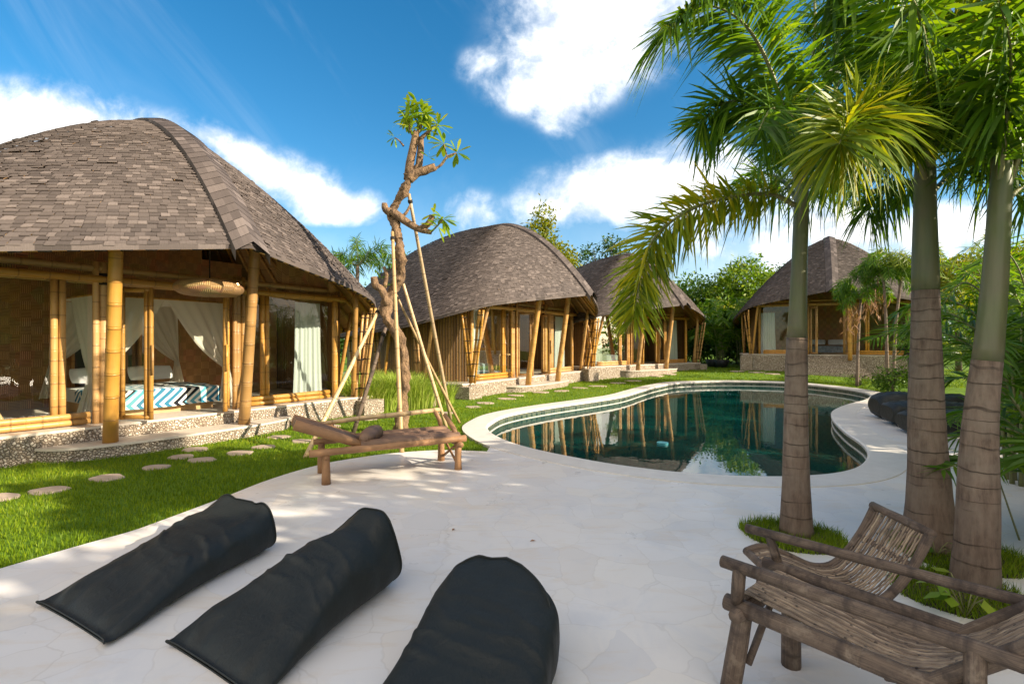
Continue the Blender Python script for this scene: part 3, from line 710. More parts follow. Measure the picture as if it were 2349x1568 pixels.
def make_hut(label):
    root=empty('bamboo_hut'); tag(root,label,'hut','thatched bamboo huts round the pool')
    make_roof(root)
    # plinth with pebble sides
    mb=MB(); lp=[(x,y) for x,y in plinth_loc]; m=len(lp)
    for i in range(m):
        a,b=lp[i],lp[(i+1)%m]; mb.quad((a[0],a[1],-.9),(b[0],b[1],-.9),(b[0],b[1],FL-.035),(a[0],a[1],FL-.035))
    for sg in (-1,1):
        mb.box((.06,sg*4.15,-.25),(.5,.62,1.24))
    mb.build('plinth',MT['pebble'],root)
    mb=MB()
    out=[(x*1.004+.012,y*1.006) for x,y in lp]
    for i in range(m):
        a,b=out[i],out[(i+1)%m]; mb.quad((a[0],a[1],FL-.04),(b[0],b[1],FL-.04),(b[0],b[1],FL),(a[0],a[1],FL))
    mb.poly([(x,y,FL) for x,y in out][::-1] if False else [(x,y,FL) for x,y in out])
    mb.build('floor',MT['cement'],root)
    # rounded entrance step
    st=catmull([(-.01,-2.05),(.34,-1.8),(.55,-1.2),(.62,-.4),(.62,.4),(.55,1.2),(.34,1.8),(-.01,2.05)],6)
    mb=MB()
    for i in range(len(st)-1):
        a,b=st[i],st[i+1]; mb.quad((a[0],a[1],-.9),(b[0],b[1],-.9),(b[0],b[1],.185),(a[0],a[1],.185))
    sp=mb.build('step',MT['pebble'],root)
    mb=MB(); s2=[(x+.02,y*1.012) for x,y in st]
    mb.poly([(x,y,.22) for x,y in s2])
    for i in range(len(s2)-1):
        a,b=s2[i],s2[i+1]; mb.quad((a[0],a[1],.18),(b[0],b[1],.18),(b[0],b[1],.22),(a[0],a[1],.22))
    mb.build('tread',MT['cement'],sp)
    # posts
    ZL=2.78
    for sg in (-1,1):
        for dx,dy,r in ((DX,1.12,.07),(DX+.10,1.02,.045),(DX+.02,1.23,.05)):
            bar(root,'post',[(dx,sg*dy,FL),(dx,sg*dy,ZL+.35)],r)
        bar(root,'corner_post',[(DX,sg*3.50,FL),(DX,sg*3.50,ZL+.15)],.07)
        top=(.98,.78 if sg>0 else -1.38); bar(root,'leaning_post',[(.36,.88 if sg>0 else -1.26,.22),(.41,.87 if sg>0 else -1.27,.6),(top[0],top[1],float(roof_z(*top))-.2)],[.105,.1,.088],n=14)
        bar(root,'leaning_post',[(-.12,sg*3.86,FL),(.40,sg*3.52,float(roof_z(.40,sg*3.52))-.2)],.06)
        brace(root,(-.02,sg*3.92,FL),(-.10,sg*4.22,2.55),(.0,sg*.13,0))
        brace(root,(.08,sg*3.98,FL),(.42,sg*4.02,2.62),(.13,.0,0))
        for (x,y) in ((-1.7,4.42),(-3.4,4.5),(-5.0,4.2)):
            brace(root,(x,sg*y,FL),(x-.25,sg*(y-.05),float(roof_z(x,sg*y))-.2),(.13,0,0))
            bar(root,'leaning_post',[(x+.25,sg*(y),FL),(x+.7,sg*(y+.1),float(roof_z(x+.7,sg*(y+.1)))-.18)],.05)
    # double lintel and upper beam
    bar(root,'lintel',[[(DX+.06,-3.75,ZL+.06),(DX+.06,3.75,ZL+.06)],[(DX-.06,-3.75,ZL+.04),(DX-.06,3.75,ZL+.04)]],.062)
    bar(root,'lintel',[(DX,-3.3,ZL+.24),(DX,3.3,ZL+.24)],.06)
    for sg in (-1,1):
        mb=MB(); mb.tube([(DX,sg*1.12,ZL-.03),(DX,sg*1.12,ZL+.16)],.10,10,True); mb.build('binding',MT['binding'],root,True)
    # windows
    for sg in (-1,1):
        f=bar(root,'window',[[(DX+.04,sg*1.32,FL+.06),(DX+.04,sg*3.3,FL+.06)],[(DX+.04,sg*1.32,FL+.16),(DX+.04,sg*3.3,FL+.16)],[(DX,sg*1.66,FL+.1),(DX,sg*1.66,ZL)],[(DX,sg*1.76,FL+.1),(DX,sg*1.76,ZL)]],.05)
        for y0,y1 in ((1.33,1.61),(1.82,3.30)):
            mb=MB(); ya,yb=(sg*y0,sg*y1)
            mb.quad((DX-.02,ya,FL+.1),(DX-.02,yb,FL+.1),(DX-.02,yb,ZL),(DX-.02,ya,ZL)); mb.build('pane',MT['glass'],f)
        # open glazed door leaf
        h=Vector((DX+.02,sg*.92,0)); e=Vector((.16,sg*.62,0)); d=(e-h)
        dl=[]
        for t in (.0,.14,.86,1.0): q=h+d*t; dl.append([(q.x,q.y,FL+.03),(q.x,q.y,ZL-.06)])
        for z in (FL+.07,ZL-.1): dl.append([(h.x,h.y,z),(e.x,e.y,z)])
        dr=bar(root,'door',dl,.038)
        mb=MB(); a=h+d*.16; b=h+d*.84
        mb.quad((a.x,a.y,FL+.1),(b.x,b.y,FL+.1),(b.x,b.y,ZL-.12),(a.x,a.y,ZL-.12)); mb.build('pane',MT['glass'],dr)
        bar(dr,'handle',[(e.x+.06,e.y,1.25),(e.x+.06,e.y,1.75)],.02)
    # walls: woven partition behind the bedroom, cane side walls
    mb=MB(); xw=-3.75
    def wallstrip(p,q,z1):
        L=math.dist(p,q); mb.quad((p[0],p[1],FL),(q[0],q[1],FL),(q[0],q[1],z1),(p[0],p[1],z1),[(0,0),(L,0),(L,z1-FL),(0,z1-FL)])
    for k in range(8):
        y0=-4.1+k*8.2/8; y1=y0+8.2/8
        za=min(float(roof_z(xw,y0)),float(roof_z(xw,y1)))-.3
        wallstrip((xw,y0),(xw,y1),za)
    mb.build('partition_wall',MT['woven'],root)
    mb=MB(); side=[(-.36,3.66),(-1.2,4.0),(-2.4,4.2),(-3.75,4.2),(-5.2,3.9),(-6.8,3.0),(-7.8,1.5),(-8.0,0)]
    for sg in (-1,1):
        for i in range(len(side)-1):
            a,b=side[i],side[i+1]; za=min(float(roof_z(*a)),float(roof_z(*b)))-.25
            wallstrip((a[0],sg*a[1]),(b[0],sg*b[1]),za)
    mb.build('side_wall',MT['cane'],root)
    # gable screens above the lintel
    mb=MB()
    for k in range(10):
        y0=-3.4+k*.68; y1=y0+.68; xg=DX-.10
        z0,z1=float(roof_z(xg,y0))-.25,float(roof_z(xg,y1))-.25
        if abs(y0+y1)/2<2.2: continue
        mb=MB(); mb.quad((xg,y0,ZL+.1),(xg,y1,ZL+.1),(xg,y1,z1),(xg,y0,z0),[(y0,0),(y1,0),(y1,1),(y0,1)]); mb.build('gable_screen',MT['woven'],root)
    return root
hut0=make_hut('big shingle roofed bamboo hut with a canopy bed, closest to the black beanbags')
hut_labs=[None,'shingle roofed bamboo hut behind the propped frangipani, with a pale teal bed inside','bamboo hut half hidden by the long drooping palm frond','bamboo hut on a tall stepped plinth beyond the pool, behind three young palms']
hut_roots=[hut0]
for i in range(1,4):
    c=copy_tree(hut0); c['label']=hut_labs[i]; hut_roots.append(c)
for h,r in zip(HUTS,hut_roots):
    r.location=(h['O'][0],h['O'][1],h['z']); r.rotation_euler=(0,0,h['a']); r.scale=(h['s']*h.get('sx',1),h['s']*h.get('sx',1),h['s']*h.get('sz',1))
# the hut beyond the pool stands higher: a flight of steps
for c in list(hut_roots[3].children if False else [o for o in bpy.data.objects if o.parent==hut_roots[3]]):
    if c.name.startswith('step'):
        for k in [o for o in bpy.data.objects if o.parent==c]: bpy.data.objects.remove(k)
        bpy.data.objects.remove(c)
mb=MB()
for k in range(5):
    z1=FL-.20*(k+1)+.02; x1=.35+.30*k; yy=1.25+.16*k
    mb.box(((x1-.35)/2,0,z1-.5),(x1+.35,2*yy,1.0))
mb.build('entrance_steps',MT['pebble'],hut_roots[3])
# ---------------------------------------------------------------- things in and on the huts
def hut_empty(name,hi,x,y,z,rz=0.0):
    h=HUTS[hi]; p=hut_pt(h,x,y); return empty(name,(p[0],p[1],h['z']+h['s']*z),h['a']+rz,h['s'])
def curtain_mesh(w=.75,hh=2.25,folds=6,seed=0,amp=.035):
    r=np.random.default_rng(seed); m=folds*8; V=[];rows=14
    ph=r.uniform(0,6,3)
    for k in range(rows+1):
        t=k/rows; z=hh*(1-t)
        for i in range(m+1):
            u=i/m; y=(u-.5)*w*(.84+.16*t+.05*math.sin(3*t+ph[0])); x=amp*(math.sin(u*folds*2*PI+ph[1])+.4*math.sin(u*folds*3.3*PI+ph[2]+t))*(.6+.4*t)
            V.append((x,y,z))
    F=[(k*(m+1)+i,k*(m+1)+i+1,(k+1)*(m+1)+i+1,(k+1)*(m+1)+i) for k in range(rows) for i in range(m)]
    return V,F
def curtain(hi,x,y,w,label,seed):
    root=hut_empty('curtain',hi,x,y,FL+.03); tag(root,label,'curtain','white curtains in the hut windows')
    v,f=curtain_mesh(w,2.24,max(3,int(w*8)),seed); np_mesh('drape',v,f,MT['curtain'],root,True)
    mb=MB(); mb.tube([(0,-w/2-.1,2.26),(0,w/2+.1,2.26)],.014,8,True); mb.build('rail',MT['bamboo'],root,True)
curtain(0,-.58,2.92,.80,'sheer white curtain at the big hut window beside the two leaning bamboos',1)
curtain(1,-.55,-3.05,.45,'white curtain in the end window of the middle hut, beside the pale bed',2)
curtain(1,-.55,2.75,.85,'long white curtain in the sunlit window of the middle hut, by the tied corner posts',3)
curtain(2,-.55,-3.0,.5,'white curtain at the corner of the third hut, beside its tied bamboo braces',4)
curtain(2,-.55,2.7,.7,'pale blue white curtain in the third hut window clear of the palm frond',5)
curtain(3,-.55,-2.85,.8,'white curtain in the window of the stepped hut, beside its corner brace',6)
# bed
def bed(hi,x,y,wid,ln,mat,label,seed,base=.2):
    root=hut_empty('bed',hi,x,y,FL); tag(root,label,'bed','beds inside the huts')
    mb=MB(); mb.box((-ln/2+.02,0,base/2),(ln-.25,wid-.1,base)); mb.build('bed_base',MT['wood'],root)
    # mattress and cover as one soft draped sheet: top, rounded edge and hang
    m1,m2=40,40; V=[];UV=[]
    for i in range(m1+1):
        for j in range(m2+1):
            u=(i/m1)*(ln*.62+.34); v=(j/m2-.5)*(wid+.5)
            du=max(0,u-ln*.62); dv=max(0,abs(v)-wid/2)
            X=-ln*.62+min(u,ln*.62)+min(du,.03)+.02*math.sin(v*9)*(du>0); Yy=math.copysign(min(abs(v),wid/2)+min(dv,.03),v)
            z=base+.27-max(du,dv)*1.0+.012*math.sin(u*7+v*3)
            z-=.04*max(0,1-(ln*.62-u)/.12 if u<ln*.62 else 1)*0
            V.append((X+.02,Yy,max(z,.03))); UV.append((v,u))
    F=[];uv=[]
    for i in range(m1):
        for j in range(m2):
            q=(i*(m2+1)+j,i*(m2+1)+j+1,(i+1)*(m2+1)+j+1,(i+1)*(m2+1)+j); F.append(q); uv+=[UV[k] for k in q]
    np_mesh('blanket',V,F,mat,root,True,uv=uv)
    mb=MB(); mb.box((-ln/2,0,base+.12),(ln-.02,wid-.02,.25)); mb.build('mattress',MT['linen'],root)
    for sg in (-1,1):
        pillow(root,(-ln+.22,sg*wid*.25,base+.48),.34,wid*.44,.16)
    return root
def pillow(root,c,h,w,t,mat='linen',name='pillow',tilt=.5):
    V=[];m=14
    for s_ in (1,-1):
        for i in range(m+1):
            for j in range(m+1):
                u=i/m*2-1; v=j/m*2-1; k=(max(0,(1-u**4))*max(0,(1-v**4)))**.5
                pz=s_*t/2*k; a=u*h/2*(1-.08*v*v); b=v*w/2*(1-.06*u*u)
                V.append((c[0]-a*math.sin(tilt)*0+pz*math.cos(tilt)-a*math.sin(tilt),c[1]+b,c[2]+a*math.cos(tilt)+pz*math.sin(tilt)))
    F=[]
    for s_ in range(2):
        o=s_*(m+1)**2
        for i in range(m):
            for j in range(m): F.append((o+i*(m+1)+j,o+i*(m+1)+j+1,o+(i+1)*(m+1)+j+1,o+(i+1)*(m+1)+j))
    return np_mesh(name,V,F,MT[mat],root,True)
bed(0,-.80,.0,1.95,2.1,MT['chevron'],'low canopy bed under a blue and white chevron blanket in the big hut',1)
bed(1,-1.3,-2.0,1.5,1.9,MT['blanket'],'low bed with a pale teal striped blanket in the middle hut',2)
bed(2,-1.4,-1.6,1.6,1.9,MT['blanket_dark'],'bed with a dark patterned blanket in the shaded third hut',3)
bed(3,-1.5,.0,2.0,2.0,MT['blanket_dark'],'bed with two white pillows in the dark hut behind the young palms',4)
# mosquito net
def net(hi,x0,x1,y0,y1,zt):
    root=hut_empty('mosquito_net',hi,0,0,0); tag(root,'white mosquito net tied back over the chevron bed','bed canopy')
    mb=MB()
    for a,b in (((x0,y0),(x0,y1)),((x1,y0),(x1,y1)),((x0,y0),(x1,y0)),((x0,y1),(x1,y1))): mb.tube([(a[0],a[1],zt),(b[0],b[1],zt)],.018,6,True)
    mb.build('frame',MT['bamboo'],root,True)
    def drape(c,e,tie,foot):
        """sheet hung between frame corner c and point e, gathered at tie, falling to foot"""
        c,e,tie,foot=map(Vector,(c,e,tie,foot)); V=[]; m,rows=34,26
        out=(e-c).normalized(); nrm=out.cross(Vector((0,0,1)))
        for k in range(rows+1):
            t=k/rows
            for i in range(m+1):
                u=i/m
                if t<.62:
                    s=t/.62; top=c.lerp(e,u); q=tie+nrm*.03*math.sin(u*19)+out*(u-.5)*.10
                    p=top.lerp(q,s); sag=math.sin(s*PI)*(.30*u+.02); p=p-out*sag*(1-u)*.2+Vector((0,0,-sag*.55*u))
                    p=p+nrm*(.025*math.sin(u*30+s*2)*(.3+s))
                else:
                    s=(t-.62)/.38; q=tie+out*(u-.5)*.10; f=foot+out*(u-.5)*.42
                    p=q.lerp(f,s**.8)+nrm*(.05*math.sin(u*24+1)*(.4+s))
                V.append(tuple(p))
        F=[(k*(m+1)+i,k*(m+1)+i+1,(k+1)*(m+1)+i+1,(k+1)*(m+1)+i) for k in range(rows) for i in range(m)]
        np_mesh('drape',V,F,MT['net'],root,True)
    ym=(y0+y1)/2
    for yc in (y0,y1):
        s=1 if yc==y1 else -1
        drape((x1,yc,zt),(x1,ym,zt),(x1+.03,yc+s*-.02,1.28),(x1+.10,yc+s*.02,.62))
        drape((x0,yc,zt),(x0,ym,zt),(x0,yc,1.35),(x0,yc,.70))
        drape((x1,yc,zt),((x0+x1)/2,yc,zt),(x1,yc+s*.03,1.30),(x1-.05,yc+s*.12,.50))
    # roof of the net
    V=[];m=12
    for i in range(m+1):
        for j in range(m+1):
            u,v=i/m,j/m; V.append((x0+(x1-x0)*u,y0+(y1-y0)*v,zt-.10*math.sin(u*PI)*math.sin(v*PI)))
    F=[(i*(m+1)+j,i*(m+1)+j+1,(i+1)*(m+1)+j+1,(i+1)*(m+1)+j) for i in range(m) for j in range(m)]
    np_mesh('canopy_top',V,F,MT['net'],root,True)
net(0,-3.0,-.85,-1.10,1.15,2.62)
# wide woven pendant lamp under the porch
root=hut_empty('pendant_lamp',0,.75,.05,2.78); tag(root,'wide flat woven basket lamp hanging under the big hut eave','lamp')
prof=[(.05,.10),(.30,.105),(.48,.06),(.55,-.02),(.54,-.09),(.44,-.16),(.25,-.185),(.04,-.19)]; V=[];F=[];uv=[];m=40
pp=catmull([(a,0,b) for a,b in prof],4)
for p in pp:
    for k in range(m): V.append((p[0]*math.cos(2*PI*k/m)*.85,p[0]*math.sin(2*PI*k/m),p[2]))
for i in range(len(pp)-1):
    for k in range(m):
        j=(k+1)%m; F.append((i*m+k,i*m+j,(i+1)*m+j,(i+1)*m+k)); uv+=[(k/m*3,i*.04),((k+1)/m*3,i*.04),((k+1)/m*3,(i+1)*.04),(k/m*3,(i+1)*.04)]
np_mesh('lamp_shade',V,F,MT['wicker'],root,True,uv=uv)
mb=MB(); mb.tube([(0,0,.09),(0,0,1.2)],.012,6,True); mb.build('cord',MT['binding'],root,True)
for yy,xx in ((-.2,.36),(.3,.34)):
    mb=MB(); mb.tube([(xx,yy,-.005),(xx,yy,.02),(xx,yy,.05)],[.012,.03,.012],8,True); mb.build('bulb',MT['bulb'],root,True)
# headboard panel, plain dark mirror on the woven wall
root=hut_empty('headboard_panel',0,-3.66,.1,.95); tag(root,'dark framed panel on the woven wall behind the canopy bed','wall panel')
mb=MB(); mb.box((0,0,.45),(.03,1.3,1.1)); mb.build('panel',MT['dark'],root)
mb=MB()
for a,b in (((-.0,-.68,-.12),(0,-.68,1.02)),((0,.68,-.12),(0,.68,1.02)),((0,-.68,1.02),(0,.68,1.02))): mb.tube([a,b],.03,6,True)
mb.build('frame',MT['bamboo'],root,True)
# lounge chair just inside the window at the edge
root=hut_empty('lounge_chair',0,-1.15,-2.65,FL,math.radians(60)); tag(root,'wooden lounge chair with a white cushion behind the window glass','chair')
mb=MB(); mb.box((0,0,.36),(.55,.55,.11)); mb.build('cushion',MT['linen'],root)
mb=MB(); mb.box((-.30,0,.60),(.10,.52,.5),ry=-.3); mb.build('back_cushion',MT['linen'],root)
for sg in (-1,1):
    mb=MB(); mb.tube([(.42,sg*.3,0),(.30,sg*.3,.28),(-.2,sg*.3,.30),(-.42,sg*.3,.85)],.03,8,True); mb.build('side_frame',MT['wood'],root,True)
    mb=MB(); mb.tube([(-.38,sg*.3,0),(-.1,sg*.3,.30)],.028,8,True); mb.build('leg',MT['wood'],root,True)
# writing table in the middle hut
root=hut_empty('side_table',1,-2.2,.9,FL); tag(root,'small bamboo table standing inside the middle hut','table')
mb=MB(); mb.box((0,0,.73),(.55,1.1,.05)); mb.build('table_top',MT['wood'],root)
for sx in (-1,1):
    for sy in (-1,1): bar(root,'leg',[(sx*.22,sy*.48,0),(sx*.22,sy*.48,.705)],.03)
# ================================================================ BEANBAGS
def beanbag(A,B,C,hb,label,seed,style='square',tuck=.3,pw=.75,skew=.0,group='black beanbags on the deck',z0=.03,endcut=.0):
    """A,B front (low) corners, C back corner beside B, all on the ground; a stuffed wedge: thin pinched seam in front, tall end behind"""
    A,B,C=[np.array(p[:2],dtype=float) for p in (A,B,C)]
    U=B-A; wid=np.linalg.norm(U); U/=wid; Lv=C-B; ln=np.linalg.norm(Lv); Lv/=ln
    O=(A+B)/2; root=empty('beanbag',(O[0],O[1],z0)); tag(root,label,'beanbag',group)
    m,rows=96,90
    def row(v):
        h=hb*(.05+.95*v**pw)*(1-.10*math.exp(-((v-.86)/.10)**2)*(style=='square'))
        h=max(.02,h-.035*math.exp(-v/.03))
        w=wid/2*(1.0-.07*math.sin(PI*min(1,v*1.05))**2)
        if style=='round': w*=(1-.14*max(0,(v-.72)/.28)**2.2)
        return max(h,.022),w,tuck*max(0,(v-.15)/.85)**1.2
    def pt(v,a):
        h,w,tri=row(v); c,s=math.cos(a),math.sin(a)
        x=w*math.copysign(abs(c)**.42,c); z=h*.5+h*.5*math.copysign(abs(s)**(.72-.22*v),s); fl=min(1,max(0,z/h))
        x*=1-tri*fl**1.5; x+=skew*w*fl*max(0,v-.2); xr=abs(x)/w; y=v*ln
        pinch=math.exp(-v/.045); y+=pinch*(.012*(1-xr**2)) - pinch*.03*xr**9; z+=pinch*.03*xr**6
        if style=='round': y-=.30*max(0,(v-.72)/.28)**2*xr**2.2
        else: y+=max(0,(v-.85)/.15)**1.5*(.05*(xr**5)-.03*(1-xr*xr)+.05*fl**6-.02)
        q=Vector((x*3+seed*7,y*3,z*3)); nz=mnoise.noise(q); n2=mnoise.noise(q*2.3+Vector((3,8,1)))
        # cross wrinkles near the middle, radiating pleats at the pinched end, soft dents everywhere
        k=math.exp(-((v-.56)/.20)**2)*fl; ph=y*38+x*6+3.0*n2+nz*4
        sh=max(0,math.sin(ph))**2.2
        wr=.025*k*sh*(.4+.6*max(0,mnoise.noise(Vector((x*5,y*2,seed))))*2)
        wr+=.022*math.exp(-v/.16)*math.sin(x*34/max(wid,.5)+nz*3)*fl*min(1,v*14)
        wr+=.012*max(0,(v-.75)/.25)*math.sin(x*22+2*n2)*fl
        z=max(0,z+wr+(.016*nz+.010*n2)*fl*min(1,v*5)); x+=.012*n2*(1-abs(s))*min(1,v*5)
        return x,y,z
    V=[pt(i/rows,2*PI*k/m-PI/2) for i in range(rows+1) for k in range(m)]
    F=[(i*m+k,i*m+(k+1)%m,(i+1)*m+(k+1)%m,(i+1)*m+k) for i in range(rows) for k in range(m)]
    last=V[-m:]; cz=row(1.0)[0]*.40; cx=float(np.mean([p[0] for p in last])); cy=float(np.mean([p[1] for p in last])); pr=len(V)-m
    for s in (.97,.88,.75,.6,.45,.3,.15,.02):
        st=len(V); dent=(.07 if style=='round' else -.075)*(1-s**1.6)
        for p in last:
            q=Vector((p[0]*4*s+seed,p[2]*6*s,s)); V.append((cx+(p[0]-cx)*s,cy+(p[1]-cy)*s+dent+.018*mnoise.noise(q)*(1-s),cz+(p[2]-cz)*s))
        F+=[(pr+k,pr+(k+1)%m,st+(k+1)%m,st+k) for k in range(m)]; pr=st
    Wp=lambda p,dz=0:(U[0]*p[0]+Lv[0]*p[1],U[1]*p[0]+Lv[1]*p[1],p[2]+dz)
    np_mesh('cover',[Wp(p) for p in V],F,MT['bag'],root,True)
    mb=MB(); mb.tube([Wp(p,.002) for p in last+[last[0]]],.007,6,False); mb.build('piping',MT['bag'],root,True)
    ft=V[:m]; mb=MB(); mb.tube([Wp((p[0],p[1]-.004,p[2])) for p in ft+[ft[0]]],.006,6,False); mb.build('seam',MT['bag'],root,True)
    return root
beanbag(G(97,1384,.04),G(252,1478,.04),G(630,1262,.04),.38,'black beanbag lying along the curved edge of the lawn',1,'square',.22,.80,.10)
beanbag(G(394,1474,.04),G(598,1612,.04),G(912,1345,.04),.53,'middle black beanbag with a tall pointed back end',2,'square',.74,.90,.62)
beanbag((-.74,2.04),(.05,1.68),(.33,3.06),.40,'round ended black beanbag beside the middle one, on the side of the bamboo loungers',3,'round',.12,.72,.12)
# beanbags lying side by side across the far corner of the deck
for i,(x0,y0,L,hh,lab) in enumerate(((7.62,10.0,1.75,.46,'front black beanbag of the row behind the thick palm'),(8.0,10.95,1.8,.54,'second black beanbag of the row behind the thick palm'),(8.4,11.9,1.8,.60,'rear black beanbag of the row behind the thick palm, topmost in view'),(9.1,9.75,1.3,.55,'black beanbag showing between the two thick palm trunks'))):
    d=np.array((.97,-.22 if i<3 else .10)); d/=np.linalg.norm(d); nn=np.array((-d[1],d[0]))
    P=np.array((x0,y0)); root=empty('beanbag',(x0,y0,.03)); tag(root,lab,'beanbag','black beanbags in a row behind the palms')
    m,rows=36,40;V=[]
    for a in range(rows+1):
        v=a/rows; s=min(1,(1-(2*v-1)**8))**.5; s=max(s,.02)
        for k in range(m):
            an=2*PI*k/m; c,sn=math.cos(an),math.sin(an); w=.40*math.copysign(abs(c)**.75,c)*(.72+.28*s); z=hh/2+hh/2*math.copysign(abs(sn)**.8,sn)*(.55+.45*s)*(1-.10*math.sin(v*9+i))
            q=Vector((v*5+i*9,w*3,z*3)); w+=.02*mnoise.noise(q); z+=.025*mnoise.noise(q*1.4)+.008*math.sin(v*60+w*9)
            p=d*(v*L)+nn*w; V.append((p[0],p[1],max(0,z)))
    F=[(a*m+k,a*m+(k+1)%m,(a+1)*m+(k+1)%m,(a+1)*m+k) for a in range(rows) for k in range(m)]
    F2=[]; 
    np_mesh('cover',V,F,MT['bag'],root,True)
    mb=MB(); 
    for e in (0,rows): mb.poly([V[e*m+k] for k in range(m)])
    pts=[V[a*m+m//4] for a in range(1,rows)]; mb.tube([(p[0],p[1],p[2]+.002) for p in pts],.008,5,True)
    mb.build('piping',MT['bag'],root)
# ================================================================ LOG BENCH with headrest
def cyl(root,name,pts,r,mat,n=10,gn=.06,knots=0):
    mb=MB()
    if isinstance(pts[0][0],(int,float)): pts=[pts]
    for p in pts:
        p=[tuple(q) for q in p]
        if not knots and len(p)==2:
            a,b=Vector(p[0]),Vector(p[1]); L=(b-a).length; k=max(2,int(L/.12)); rr=r if isinstance(r,(int,float)) else None
            pp=[a.lerp(b,i/k) for i in range(k+1)]; rads=[(r if rr else r[0]+(r[1]-r[0])*i/k)*(1+.06*math.sin(i*1.7+a.x*5)) for i in range(k+1)]
            mb.tube(pp,rads,n,True,gnarl=gn)
        else: mb.tube(p,r,n,True,knots=knots,gnarl=gn if not knots else 0)
    return mb.build(name,MT[mat],root,True,off_of(root))
FLp=np.array(G(748,1110,.03)); FRp=np.array(G(1051,1076,.03)); ax=(FRp-FLp)[:2]; LB=np.linalg.norm(ax); ax/=LB; ay=np.array((-ax[1],ax[0]))
bench=empty('log_bench',(FLp[0],FLp[1],.03)); tag(bench,'rustic split log lounger with a raised headrest and low back rail, at the lawn edge','bench')
def bp(l,w,z): q=FLp[:2]+ax*l+ay*w; return (q[0],q[1],.03+z)
WB=.62
for l,w,nm in ((0,0,''),(LB,0,''),(0,WB,''),(LB-.05,WB,'')):
    cyl(bench,'leg',[bp(l,w,0),bp(l,w,.40)],[.052,.046],'log')
cyl(bench,'seat_rail',[bp(-.20,-.03,.40),bp(LB+.10,-.03,.43)],.045,'log')
cyl(bench,'seat_rail',[bp(-.10,WB+.02,.42),bp(LB+.06,WB+.02,.44)],.042,'log')
cyl(bench,'cross_rail',[bp(0,-.05,.34),bp(0,WB+.05,.34)],.035,'log')
cyl(bench,'cross_rail',[bp(LB,-.12,.36),bp(LB,WB+.12,.36)],.04,'log')
cyl(bench,'brace',[bp(LB-.02,.02,.10),bp(LB-.02,WB-.05,.33)],.018,'log')
cyl(bench,'brace',[bp(LB-.02,WB-.03,.08),bp(LB-.02,.05,.33)],.018,'log')
# seat of split logs, cupped
for k in range(5):
    w=.02+k*(WB-.04)/4; z=.435-.03*math.sin(k/4*PI)
    cyl(bench,'seat_slat',[bp(.42,w,z),bp(.9,w,z+.008),bp(LB+.02,w,z+.012)],.072,'log_plank',10,.10)
# headrest of three split logs, tilted up past the end legs
for k in range(4):
    w=.03+k*(WB-.06)/3; cyl(bench,'headrest_slat',[bp(.50,w,.42),bp(.1,w,.585),bp(-.36,w,.76)],[.05,.062,.066],'log' if k in (0,3) else 'log_plank',10,.09)
cyl(bench,'neck_roll',[bp(.44,.0,.51),bp(.50,.10,.525),bp(.60,.27,.535),bp(.70,.44,.53),bp(.76,.54,.515)],[.05,.095,.112,.095,.05],'log_plank',14,.07)
cyl(bench,'rail_post',[bp(LB-.02,WB+.02,.42),bp(LB-.06,WB+.05,.60),bp(LB-.14,WB+.03,.74)],[.04,.035,.032],'log')
cyl(bench,'rail_post',[bp(LB-.02,.0,.44),bp(LB-.03,.10,.55),bp(LB-.08,.35,.72)],[.04,.036,.03],'log')
cyl(bench,'rail_post',[bp(.18,WB+.03,.42),bp(.12,WB+.04,.68)],[.034,.03],'log')
cyl(bench,'back_rail',[bp(-.05,WB+.03,.655),bp(.5,WB+.035,.70),bp(1.1,WB+.02,.725),bp(LB-.05,WB+.03,.76)],[.03,.033,.036,.030],'bamboo_pale',10,0,.42)
# ================================================================ BAMBOO LOUNGERS
def lounger(root,O,L,Wd,ln,wid,prof,arm_z,legs,armL,strips=26,far_arm=True):
    O=np.array(O,dtype=float); L=np.array(L)/np.linalg.norm(L); Wd=np.array(Wd)/np.linalg.norm(Wd)
    def P(l,w,z): q=O+L*l+Wd*w; return (q[0],q[1],.03+z)
    pr=catmull([(a,0,b) for a,b in prof],6)
    mb=MB(); rr=random.Random(4)
    for k in range(strips):
        w=.03+(wid-.06)*k/(strips-1); j=rr.uniform(-.004,.004); r=rr.uniform(.0052,.0072)
        mb.tube([P(a+rr.uniform(-.004,.004),w+j,b+rr.uniform(-.003,.003)) for a,_,b in pr],r,6,True)
    mb.build('seat_cane',MT['strip'],root,True,off_of(root))
    for a,b in (prof[0],prof[len(prof)//2],prof[-2]):
        cyl(root,'cross_rail',[P(a,-.02,b-.028),P(a,wid+.02,b-.028)],.02,'bamboo_grey',8,.03)
    return P
A0=np.array((1.13,2.60)); LA=np.array((.645,-.764)); WA=np.array((.764,.645)); ln=1.95; wid=.44
la=empty('bamboo_lounger',(A0[0],A0[1],.03)); tag(la,'weathered bamboo lounger with two long armrests, cut off by the lower frame edge','lounger','weathered bamboo seats')
P=lounger(la,A0,LA,WA,ln,wid,[(.03,.505),(.25,.48),(.45,.45),(.60,.43),(.73,.445),(.88,.53),(1.05,.71),(1.22,.91)],.72,None,None,27)
k=.38
def bam(name,pts,r,n=12): return cyl(la,name,pts,r,'bamboo_grey',n,.03,.32)
bam('seat_rail',[P(-.03,-.03,.455),P(1.45,-.03,.43)],.040)
bam('seat_rail',[P(-.06,wid+.03,.505),P(1.45,wid+.03,.46)],.032)
bam('armrest',[P(-.04,-.05,.66),P(.75,-.05,.655),P(1.35,-.05,.66),P(1.9,-.05,.72)],.030)
bam('armrest',[P(-.17,wid+.05,.665),P(.8,wid+.05,.675),P(1.5,wid+.05,.70)],.026)
cyl(la,'arm_post',[P(.03,-.04,.47),P(.05,-.05,.655)],.030,'bamboo_grey')
